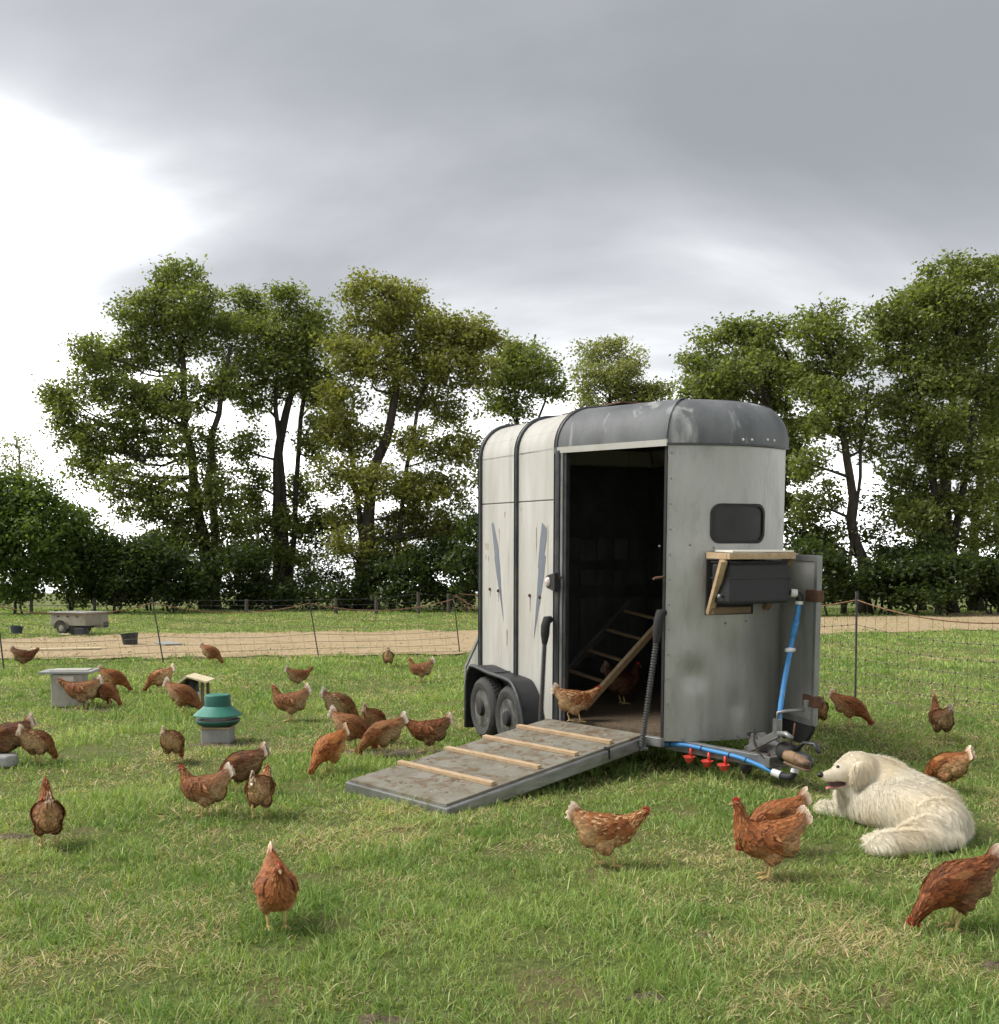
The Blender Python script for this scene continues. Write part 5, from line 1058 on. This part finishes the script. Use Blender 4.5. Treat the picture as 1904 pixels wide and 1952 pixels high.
def make_pose(pose):
    C = np.array(SPINE[pose]); Q = spline(C, 46); P = np.stack([Q[:, 0], 0 * Q[:, 0], Q[:, 1]], 1); Tn = np.gradient(P, axis=0); Tn /= np.linalg.norm(Tn, axis=1)[:, None]
    rows = []
    for i in range(len(P)):
        up = np.cross(Tn[i], (0, 1, 0)); up = -up if up[2] < 0 and abs(up[2]) > .3 else up; up = nrm(np.array([-Tn[i][2], 0, Tn[i][0]]))
        rows.append([P[i] + np.array([0, Q[i, 2] * math.cos(t), 0]) + up * Q[i, 3] * math.sin(t) * (1.0 if math.sin(t) < 0 else .92) for t in np.linspace(0, 2 * math.pi, 19)[:-1]])
    m = MB(); m.grid(np.array(rows), close=True); n = 18; m.f += [tuple(range(n)), tuple((len(rows) - 1) * n + k for k in range(n))]
    lift = 0 if pose != 'peck' else .015
    m.ball((-.095, 0, .195 + lift * 2), (.072, .076, .082), 14, 10)
    for s in (-1, 1): m.ball((-.015, s * .048, .145 + lift), (.055, .040, .065), 12, 8)
    me = remesh(m, .009, 3)
    V = np.zeros(len(me.vertices) * 3); me.vertices.foreach_get('co', V); V = V.reshape(-1, 3)
    def spine_s(X):
        d = ((X[:, None, [0, 2]] - P[None, :, [0, 2]]) ** 2).sum(2); i = d.argmin(1); return i / (len(P) - 1), Tn[i], P[i]
    def colour(X, r):
        s, tn, pc = spine_s(X); n = len(X); below = np.clip((pc[:, 2] - X[:, 2]) / .09, -1, 1)
        c = BR * (1 - .35 * r[:, None]) + GOLD * .35 * r[:, None]
        buff = np.clip((below + .30) * 1.5, 0, 1) * np.clip((.52 - s) / .22, 0, 1); c = c * (1 - buff[:, None]) + BUFF * buff[:, None]
        breast = np.clip(below, 0, 1) * np.clip((s - .45) / .2, 0, 1); c = c * (1 - .25 * breast[:, None]) + GOLD * .25 * breast[:, None]
        neck = np.clip((s - .62) / .1, 0, 1)[:, None]; c = c * (1 - neck) + (BRD * .5 + BR * .5) * neck
        tail = np.clip((.07 - s) / .05, 0, 1)[:, None] * .8; return c * (1 - tail) + WHITE * tail
    set_col(me, colour(V, rng.random(len(V)))); me.polygons.foreach_set('use_smooth', np.ones(len(me.polygons), bool))
    Pf, Nf = sample(me, 2200); s, tn, pc = spine_s(Pf); kp = s < .93; Pf, Nf, s, tn = Pf[kp], Nf[kp], s[kp], tn[kp]; n = len(Pf)
    r = rng.random(n); c = colour(Pf, r) * rng.uniform(.68, 1.28, n)[:, None]; dkm = (rng.random(n) < .28) & (s < .62) & (s > .1); c = np.where(dkm[:, None], c * .66, c)
    neck = s > .62; c = np.where((neck & (rng.random(n) < .40))[:, None], GOLD * rng.uniform(.8, 1.3, n)[:, None], c)
    ln = np.where(neck, .026, np.where(s < .3, .036, .034)) * rng.uniform(.7, 1.25, n); wd = np.where(neck, .006, .017) * rng.uniform(.8, 1.2, n)
    Fd = -tn + np.array([0, 0, -.25]); edge = c * .55 + GOLD * .45
    Vv, q, t1, t2, cc = flakes(Pf, Nf, Fd, ln, wd, ln * rng.uniform(.03, .14, n), c, edge)
    fe = [fast_mesh('feathers', Vv, q, np.vstack([t1, t2]), cc)]
    pale = np.where((rng.random(n) < .22)[:, None], BUFF * rng.uniform(.7, 1.2, n)[:, None], c); Vv, q, t1, t2, cc = flakes(Pf, Nf, Fd, ln * 1.1, wd * 1.15, ln * rng.uniform(.03, .18, n), pale, pale * .7 + BUFF * .3)
    fe.append(fast_mesh('feathers', Vv, q, np.vstack([t1, t2]), cc))
    drk = c * np.where(rng.random(n) < .5, .6, 1.0)[:, None]; Vv, q, t1, t2, cc = flakes(Pf, Nf, Fd, ln, wd * .9, ln * rng.uniform(.05, .2, n), drk, drk * .7 + BR * .3)
    fe.append(fast_mesh('feathers', Vv, q, np.vstack([t1, t2]), cc))
    # wing: rows of coverts and long flight feathers
    wings = []; from mathutils.bvhtree import BVHTree; bvh = BVHTree.FromPolygons([tuple(v) for v in V], [tuple(p.vertices) for p in me.polygons])
    ax = nrm(np.array([P[18][0] - P[27][0], 0, P[18][2] - P[27][2]])); upv = np.array([ax[2], 0, -ax[0]]); upv = upv if upv[2] > 0 else -upv
    for sgn in (-1, 1):
        VV, QQ, TT_, CCC = [], [], [], []; b = 0
        sh = P[26] + upv * .030
        for row, (off, l, w, nn, dz) in enumerate([(.00, .045, .026, 7, .030), (.025, .055, .026, 8, .022), (.055, .075, .026, 8, .010), (.075, .115, .022, 9, -.004)]):
            for k in range(nn):
                f = k / (nn - 1); p = sh + ax * (off + .05 * f * (row > 1)) + upv * (.040 - .095 * f * (1 - .25 * row / 3)); d = p - (sh + ax * .06)
                y = sgn * (.112 - .35 * (p[2] - sh[2] + .01) ** 2 / .01 * .1 - .006 * row + .010)
                hit, hn, _, _ = bvh.ray_cast(Vector((p[0], sgn * .3, p[2])), Vector((0, -sgn, 0)))
                if hit is None: continue
                fd = nrm(ax + upv * (-.10 + .12 * f)); tipq = np.array([p[0], 0, p[2]]) + fd * l * .8; h2, n2, _, _ = bvh.ray_cast(Vector((tipq[0], sgn * .3, tipq[2])), Vector((0, -sgn, 0)))
                base = np.array(hit) + np.array([0, sgn * (.006 + .002 * (3 - row)), 0]); tq = np.array(h2) + np.array([0, sgn * .010, 0]) if h2 is not None else base + fd * l * .8 + np.array([0, -sgn * .02, 0])
                fd = nrm(tq - base); Nn = nrm(np.array([0, sgn, 0]) + np.array(hn) * .6); Nn = nrm(Nn - fd * (Nn @ fd))
                cl = (BR if rng.random() < .6 else BRD) * rng.uniform(.75, 1.2); 
                if row == 3 and rng.random() < .35: cl = GOLD * rng.uniform(.8, 1.2)
                v_, q_2, a_, b_2, c_ = flakes(base[None], Nn[None], fd[None], np.array([l * rng.uniform(.9, 1.1)]), np.array([w]), np.array([.004]), cl[None], (cl * .6 + GOLD * .4)[None])
                VV.append(v_); QQ.append(q_2 + b); TT_ += [a_ + b, b_2 + b]; CCC.append(c_); b += 6
        wings.append(fast_mesh('wing', np.vstack(VV), np.vstack(QQ), np.vstack(TT_), np.vstack(CCC)))
    # tail fan
    VV, QQ, TT_, CCC = [], [], [], []; b = 0; td = nrm(P[0] - P[6]); tu = nrm(np.array([-td[2], 0, td[0]])); tu = tu if tu[2] > 0 else -tu
    for k in range(14):
        sg = 1 if k % 2 else -1; f = (k // 2) / 6; base = P[5] + tu * (.030 - .05 * f) + np.array([0, sg * .010, 0]); fd = nrm(td + tu * (.22 - .50 * f) + np.array([0, sg * (.03 + .07 * f), 0])); Nn = nrm(np.array([0, sg * 1.0, 0]) + tu * .4)
        L = .092 * (1 - .28 * f) * rng.uniform(.9, 1.08); cl = BR * .6 + GOLD * .4
        v_, q_2, a_, b_2, c_ = flakes(base[None], Nn[None], fd[None], np.array([L]), np.array([.042]), np.array([.004]), cl[None], None)
        c_[3] = WHITE; c_[[2, 4]] = (WHITE * .8 + BUFF * .2) * rng.uniform(.85, 1.05); c_[[1, 5]] = cl; c_[0] = cl
        VV.append(v_); QQ.append(q_2 + b); TT_ += [a_ + b, b_2 + b]; CCC.append(c_); b += 6
    tail = fast_mesh('tail', np.vstack(VV), np.vstack(QQ), np.vstack(TT_), np.vstack(CCC))
    # head furniture
    hd, ht = P[-5], Tn[-4]; hu = nrm(np.array([-ht[2], 0, ht[0]])); fr = P[-1]
    comb = MB(); prof = [(-.030, .016), (-.026, .034), (-.018, .026), (-.012, .040), (-.004, .030), (.002, .038), (.008, .026), (.014, .028), (.018, .012), (-.02, .010)]
    comb.prism([hd + ht * a + hu * z + np.array([0, -.003, 0]) for a, z in prof], (0, .006, 0))
    beak = MB().tube([fr - ht * .012, fr + ht * .006, fr + ht * .024 - hu * .006], [.011, .009, .001], 8)
    wat = [MB().ball(fr - ht * .020 - hu * .026 + np.array([0, s * .007, 0]), (.009, .005, .016), 8, 6) for s in (-1, 1)]
    face = [MB().ball(fr - ht * .022 + np.array([0, s * .0135, 0]) + hu * .001, (.015, .006, .014), 8, 6) for s in (-1, 1)]
    eyes = [MB().ball(fr - ht * .022 + hu * .004 + np.array([0, s * .0195, 0]), .0042, 8, 6) for s in (-1, 1)]
    def leg(s, fx, kx):
        hip = np.array([-.015, s * .045, .14 + lift]); ank = np.array([kx, s * .043, .085]); ft = np.array([fx, s * .042, .008])
        g = MB().tube(spline([hip, (hip + ank) / 2 + np.array([.008, 0, 0]), ank, (ank + ft) / 2, ft], 12), [.020, .019, .017, .014, .011, .0085, .0078, .0075, .0075, .0075, .0078, .008], 8)
        for a, L in ((-28, .050), (0, .060), (28, .050), (175, .026)):
            d = np.array([math.cos(R_(a)), math.sin(R_(a)), 0]); g.tube([ft + np.array([0, 0, .002]), ft + d * L * .5 + np.array([0, 0, .003]), ft + d * L - np.array([0, 0, .004])], [.007, .0055, .003], 6)
        return g
    kk = {'walk': (.035, -.055), 'stand': (.0, .005), 'rest': (.0, .012), 'peck': (-.01, .015)}[pose]
    HEN[pose] = dict(body=me, feathers=fe, wing=wings, tail=tail, comb=comb.mesh('comb'), beak=beak.mesh('beak'), wattle=[w.mesh('wattle') for w in wat], face=[w.mesh('cheek') for w in face], eye=[w.mesh('eye') for w in eyes], leg=[leg(-1, kk[0], kk[0] - .02).mesh('leg'), leg(1, kk[1], kk[1] - .02).mesh('leg')])
for p_ in SPINE: make_pose(p_)
def hen(label, base, yaw, pose, sc=.92, tint=(1, 1, 1), tilt=0.0):
    root = thing('hen', label, 'hen', base, R_(yaw), 'hens around the trailer'); root.rotation_euler = (0, R_(tilt), R_(yaw)); root.scale = (sc, sc, sc); K = HEN[pose]
    def part(nm, me, mt, sm=False):
        if not me.materials: me.materials.append(MT[mt])
        o = bpy.data.objects.new(nm, me); COL.objects.link(o); o.parent = root; o.color = (*tint, 1); return o
    b = part('body', K['body'], 'plumage'); f = part('feathers', K['feathers'][1 if tint[2] > 1.08 else (2 if tint[2] < .8 else 0)], 'plumage'); f['kind'] = 'stuff'
    for w in K['wing']: part('wing', w, 'plumage')
    part('tail', K['tail'], 'plumage'); part('comb', K['comb'], 'hen_red'); part('beak', K['beak'], 'hen_beak')
    for w in K['wattle']: part('wattle', w, 'hen_red')
    for w in K['face']: part('cheek', w, 'hen_red')
    for w in K['eye']: part('eye', w, 'eye_dark')
    for w in K['leg']: part('leg', w, 'hen_leg')
    return root
LT, MD, DK, RD = (1.28, 1.22, 1.15), (1, 1, 1), (.72, .66, .62), (1.14, 1.0, .92)
for px, py, yaw, pose, sc, tint, label in [
    (48, 1273, 2, 'walk', 0.9, DK, 'hen walking right at the far left below the pale plank'),
    (404, 1266, -15, 'peck', 0.9, MD, 'hen bent over at the near edge of the straw strip behind the drinker'),
    (740, 1272, 95, 'rest', 0.82, LT, 'small hen seen from behind near the straw strip, farthest right of the far hens'),
    (802, 1300, 176, 'rest', 0.84, MD, 'hen facing left with white tail tip, just left of the trailer tail'),
    (570, 1311, 28, 'walk', 0.76, MD, 'hen with pale tail up facing away right, beyond the feeder'),
    (155, 1351, 186, 'walk', 0.95, MD, 'hen walking left in front of the slab pedestal'),
    (178, 1346, 25, 'peck', 0.82, RD, 'hen pecking directly behind the hen at the slab pedestal'),
    (205, 1346, -18, 'peck', 0.8, MD, 'hen pecking right, nearest the slab pedestal on its right'),
    (220, 1320, 8, 'peck', 0.86, RD, 'hen pecking right just beyond the group at the slab pedestal'),
    (303, 1320, 172, 'peck', 0.88, LT, 'pale-rumped hen pecking left behind the roofed drinker'),
    (352, 1362, -12, 'peck', 0.95, MD, 'hen feeding right beneath the bent cream board roof'),
    (553, 1374, 178, 'rest', 0.92, MD, 'hen standing in profile facing left, right of the green feeder'),
    (650, 1380, 38, 'peck', 0.92, (1.05, 1.10, 1.10), 'greyish brown hen pecking away behind the cluster by the ramp'),
    (674, 1430, -14, 'peck', 0.9, MD, 'hen with white tail pecking right in the cluster by the ramp'),
    (626, 1474, 236, 'peck', 0.86, (1.45, 1.25, 1.0), 'bright orange hen pecking towards the viewer left of the ramp cluster'),
    (727, 1442, 186, 'peck', 0.88, MD, 'hen with head low facing left in the middle of the ramp cluster'),
    (713, 1415, 72, 'peck', 0.9, RD, 'hen mostly hidden behind the middle hen of the ramp cluster'),
    (815, 1435, 182, 'walk', 0.86, (.86, .76, .7), 'dark hen facing left beside the left edge of the ramp'),
    (330, 1453, 82, 'peck', 0.76, LT, 'pale hen seen from behind below the green feeder'),
    (10, 1456, 184, 'peck', 0.95, DK, 'dark hen cut off by the left edge'),
    (74, 1456, 66, 'peck', 0.8, (1.15, 1.12, 1.09), 'pale brown hen seen from behind at the left beside the cut-off hen'),
    (390, 1555, 174, 'rest', 0.8, MD, 'hen facing left with spread tail, left of a darker hen in mid field'),
    (458, 1512, 166, 'peck', 0.86, DK, 'dark hen pecking left behind the pale hen seen from the back'),
    (497, 1556, 88, 'walk', 0.8, LT, 'pale fluffy hen seen straight from behind in mid field'),
    (92, 1612, 116, 'stand', 0.8, RD, 'hen walking away with neck raised at the lower left'),
    (527, 1768, -72, 'rest', 0.8, RD, 'hen facing the viewer alone in the left foreground'),
    (1158, 1650, 2, 'walk', 0.84, (1.3, 1.2, 1.09), 'light brown hen in profile facing right below the ramp'),
    (1462, 1672, 178, 'stand', 0.88, RD, 'tall-necked hen facing left in front of the dog'),
    (1472, 1626, 188, 'peck', 0.84, RD, 'hen half hidden behind the tall-necked hen near the dog'),
    (1818, 1770, 187, 'peck', .85, (.88, .76, .72), 'large dark hen pecking left at the lower right corner'),
    (1802, 1512, 122, 'peck', 0.84, (1.2, 1.1, 1.0), 'hen pecking behind the back of the white dog'),
    (1622, 1384, -16, 'peck', 0.88, RD, 'hen pecking right below the right-hand fence post'),
    (1560, 1388, 84, 'peck', 0.82, RD, 'hen half hidden by the open grey trailer door'),
    (1793, 1409, 92, 'stand', 0.86, MD, 'hen seen from behind with raised neck near the right edge')]:
    hen(label, ground(px, py), yaw, pose, sc, tint)
# one hen on the ramp, one inside with the shade put into its tint
rpO, rpN = TR @ rp(0, 0, .032) + TT, rup; d_ = ray(1098, 1376); t_ = ((rpO - np.array([0, 0, CAM_H])) @ rpN) / (d_ @ rpN)
hen('hen walking up the ramp into the trailer', np.array([0, 0, CAM_H]) + d_ * t_, 8, 'walk', .80, (1.2, 1.15, 1.09))
q_ = on(1186, 1342, 2, .008); hen('hen standing inside the trailer behind the ladder, tint darkened for the shade inside', TR @ q_ + TT, 30, 'rest', .92, (.45, .4, .38))

# ------------------------------------------------------------------ the dog
dp0 = ground(1720, 1606); DG = thing('dog', 'large white long-haired dog lying in the grass facing left, mouth open', 'dog', dp0)
def A(x, y, d): return at(x, y, d) - dp0
b = MB()
def cap(p, q, r0, r1, n=6, flat=1.0):
    for t in np.linspace(0, 1, n): b.ball(p + (q - p) * t, (r0 + (r1 - r0) * t) * np.array([1, 1, flat]), 16, 12)
rump, mid_, chest, neck, head = A(1778, 1560, 5.92), A(1728, 1545, 6.08), A(1662, 1536, 6.32), A(1652, 1497, 6.36), A(1634, 1468, 6.34)
cap(rump, mid_, .155, .172, 7); cap(mid_, chest, .172, .162, 7); cap(chest, neck, .165, .14, 6); cap(neck, head, .14, .106, 6); cap(A(1650, 1470, 6.38), A(1692, 1492, 6.34), .105, .135, 5)
b.ball(A(1635, 1463, 6.33), (.112, .108, .094), 16, 12)
b.ball(A(1792, 1572, 5.80), (.148, .145, .145), 16, 12)                  # haunch
cap(A(1692, 1495, 6.33), A(1775, 1545, 6.02), .135, .155, 7)             # line of the back
cap(A(1618, 1466, 6.33), A(1600, 1474, 6.30), .075, .056, 4)           # brow and cheeks
cap(A(1600, 1476, 6.30), A(1572, 1480, 6.26), .047, .031, 5)           # muzzle
cap(A(1618, 1496, 6.32), A(1588, 1502, 6.28), .034, .017, 5)           # lower jaw
cap(A(1622, 1500, 6.34), A(1640, 1535, 6.40), .085, .13, 4)            # throat and chest ruff
cap(A(1650, 1558, 6.34), A(1618, 1560, 6.42), .085, .055, 4); cap(A(1618, 1556, 6.40), A(1574, 1543, 6.48), .060, .050, 5)      # near front leg
b.ball(A(1570, 1543, 6.49), (.064, .052, .046), 12, 8)
cap(A(1640, 1555, 6.55), A(1600, 1549, 6.68), .06, .042, 4)            # far front leg
cap(A(1770, 1590, 5.70), A(1730, 1600, 5.66), .10, .075, 4); cap(A(1730, 1602, 5.66), A(1672, 1602, 5.74), .062, .045, 5); b.ball(A(1660, 1601, 5.76), (.055, .042, .036), 12, 8)   # hind leg and paw
cap(A(1815, 1598, 5.68), A(1740, 1606, 5.56), .062, .062, 5); cap(A(1740, 1606, 5.56), A(1690, 1612, 5.53), .062, .072, 4); b.ball(A(1676, 1617, 5.52), (.07, .055, .055), 12, 8)          # brush of the tail
dm = remesh(b, .013, 8)
V = np.zeros(len(dm.vertices) * 3); dm.vertices.foreach_get('co', V); V = V.reshape(-1, 3); V[:, 2] = np.maximum(V[:, 2], .002); dm.vertices.foreach_set('co', V.ravel())
CRM, IVO = np.array([.93, .88, .76]), np.array([.90, .80, .61])
tone = np.array([mnoise.noise(Vector(v) * 5) for v in V]) * .5 + .5
set_col(dm, CRM * (1 - .35 * tone[:, None]) + IVO * .35 * tone[:, None]); dm.materials.append(MT['fur']); dm.polygons.foreach_set('use_smooth', np.ones(len(dm.polygons), bool)); dm.update()
link('body', dm, None, DG)
# coat: strands combed back from the head, falling with gravity
n = 60000; Pf, Nf = sample(dm, n); hx = head; away = Pf - hx; dist = np.linalg.norm(away, axis=1)
ax_ = nrm(rump - chest); flow = np.where((dist < .16)[:, None], away / (dist[:, None] + 1e-6) * .6 + ax_ * .6, ax_[None]) + np.array([0, 0, -.55])
flow += np.stack([np.array([mnoise.noise(Vector(p) * 7 + Vector((k * 9, 0, 0))) for p in Pf]) for k in range(3)], 1) * .45
mz = np.linalg.norm(Pf - A(1588, 1484, 6.28), axis=1)
ln = np.where(mz < .10, .010, np.where(dist < .14, .026, .062)) * rng.uniform(.6, 1.3, n); ln = np.where(Pf[:, 2] < .05, ln * .5, ln)
fl = flow - Nf * (flow * Nf).sum(1)[:, None]; fl /= np.linalg.norm(fl, axis=1)[:, None] + 1e-9; fl = fl + Nf * (rng.uniform(.10, .50, n) + .5 * (rng.random(n) < .12))[:, None]; fl /= np.linalg.norm(fl, axis=1)[:, None]
S_ = np.cross(fl, Nf); S_ /= np.linalg.norm(S_, axis=1)[:, None] + 1e-9; w_ = rng.uniform(.0009, .0019, n)[:, None]
m1 = Pf + fl * ln[:, None] * .5; tp_ = m1 + (fl * .8 + np.array([0, 0, -.35])) * ln[:, None] * .5
from mathutils.kdtree import KDTree                                    # gather neighbouring hairs into locks
nl_ = 2600; kd = KDTree(nl_)
for i_ in range(nl_): kd.insert(Vector(Pf[i_]), i_)
kd.balance(); own = np.array([kd.find(Vector(p))[1] for p in Pf]); lk = tp_[own] + (m1[own] - Pf[own]) * .35
cl_k = np.where(ln > .03, rng.uniform(.10, .40, n), .05)[:, None]; tp_ = tp_ * (1 - cl_k) + lk * cl_k; m1 = m1 * (1 - cl_k * .45) + (m1[own] * .6 + m1 * .4) * cl_k * .45
Vd = np.stack([Pf - S_ * w_, Pf + S_ * w_, m1 + S_ * w_ * .7, m1 - S_ * w_ * .7, tp_], 1).reshape(-1, 3); Vd[:, 2] = np.maximum(Vd[:, 2], .003); k = np.arange(n) * 5
yl = np.clip(np.array([mnoise.noise(Vector(p) * 4 + Vector((3, 1, 7))) for p in Pf]) * 1.3 + .25, 0, 1)[:, None]
fc = (CRM * (1 - yl) + IVO * yl) * rng.uniform(.90, 1.08, n)[:, None]
link('coat', fast_mesh('coat', Vd, np.stack([k, k + 1, k + 2, k + 3], 1), np.stack([k + 3, k + 2, k + 4], 1), np.repeat(fc, 5, 0)), 'fur', DG, kind='stuff')
material('dog_black', (.012, .011, .011), (.022, .02, .02), rough=.35, scale=50)
material('dog_mouth', (.045, .018, .018), (.07, .025, .025), rough=.4, scale=30)
material('dog_tongue', (.42, .13, .13), (.50, .19, .18), rough=.35, scale=30)
material('ear_fur', (.86, .77, .60), (.90, .84, .71), rough=.7, scale=18, bump=.004, bscale=60)
MB().ball(A(1563.5, 1477, 6.255), (.020, .022, .017), 12, 8).build('nose', 'dog_black', DG, smooth=True)
MB().ball(A(1597, 1461.5, 6.225), (.011, .010, .009), 12, 8).build('eye', 'eye_dark', DG, smooth=True)
MB().ball(A(1597, 1461.5, 6.375), (.011, .010, .009), 12, 8).build('eye', 'eye_dark', DG, smooth=True)
mth = MB(); mth.prism([A(1612, 1489, 6.275), A(1598, 1490, 6.25), A(1583, 1494, 6.24), A(1583, 1500, 6.24), A(1600, 1500, 6.25), A(1614, 1496, 6.275)], np.array([0, .075, 0])); mth.build('mouth', 'dog_mouth', DG, bevel=.006)
MB().tube(spline([A(1608, 1496, 6.285), A(1592, 1498.5, 6.27), A(1579, 1501, 6.255), A(1574, 1504, 6.255)], 8), [.016, .02, .019, .010], 10, flat=.45).build('tongue', 'dog_tongue', DG, smooth=True)
for d_, sx in ((6.245, 0), (6.44, 10)):
    er = []
    for y, w, o in ((1452, .022, 0), (1462, .045, .012), (1474, .052, .018), (1486, .044, .016), (1494, .022, .010), (1497, .004, .004)):
        c = A(1641 - (y - 1452) * .22 + sx, y, d_ - .012); er.append([c + np.array([w * math.cos(t), -.013 * math.sin(t) - o * (1 if sx == 0 else -1) * .6, .004 * math.sin(t)]) for t in np.linspace(0, 2 * math.pi, 13)[:-1]])
    e_o = MB().grid(np.array(er), close=True).build('ear', 'ear_fur', DG, smooth=True)
    em = e_o.data; Pe, Ne = sample(em, 1600); fe_ = np.tile(np.array([[.1, 0, -1.]]), (1600, 1)) + rng.normal(0, .25, (1600, 3)); le = rng.uniform(.018, .045, 1600)
    ve, q1, a1, a2, c1 = flakes(Pe, Ne, fe_, le, np.full(1600, .0035), le * .25, (np.array([.86, .74, .53]) * .5 + CRM * .5) * rng.uniform(.85, 1.1, 1600)[:, None])
    link('ear_hair', fast_mesh('ear_hair', ve, q1, np.vstack([a1, a2]), c1), 'fur', e_o, kind='stuff')
# chain collar hanging from the ruff
ch = spline([A(1661, 1507, 6.20), A(1640, 1520, 6.24), A(1622, 1530, 6.27), A(1617, 1552, 6.30), A(1613, 1568, 6.33)], 22); co = MB().tube(ch[:12], .007, 6)
cho = thing('chain_lead', 'dark metal chain collar hanging down the chest of the white dog', 'chain', dp0 + ch[-1])
for i in range(21):
    p, q = ch[i] - ch[-1], ch[i + 1] - ch[-1]; d = nrm(q - p); s = nrm(np.cross(d, (0, 0, 1) if i % 2 else (1, 0, 0))); L = np.linalg.norm(q - p) * .62
    MB().tube([(p + q) / 2 + d * L * math.cos(t) + s * .006 * math.sin(t) for t in np.linspace(0, 2 * math.pi, 11)], .0022, 5, caps=False).build('link', 'dark_steel', cho)
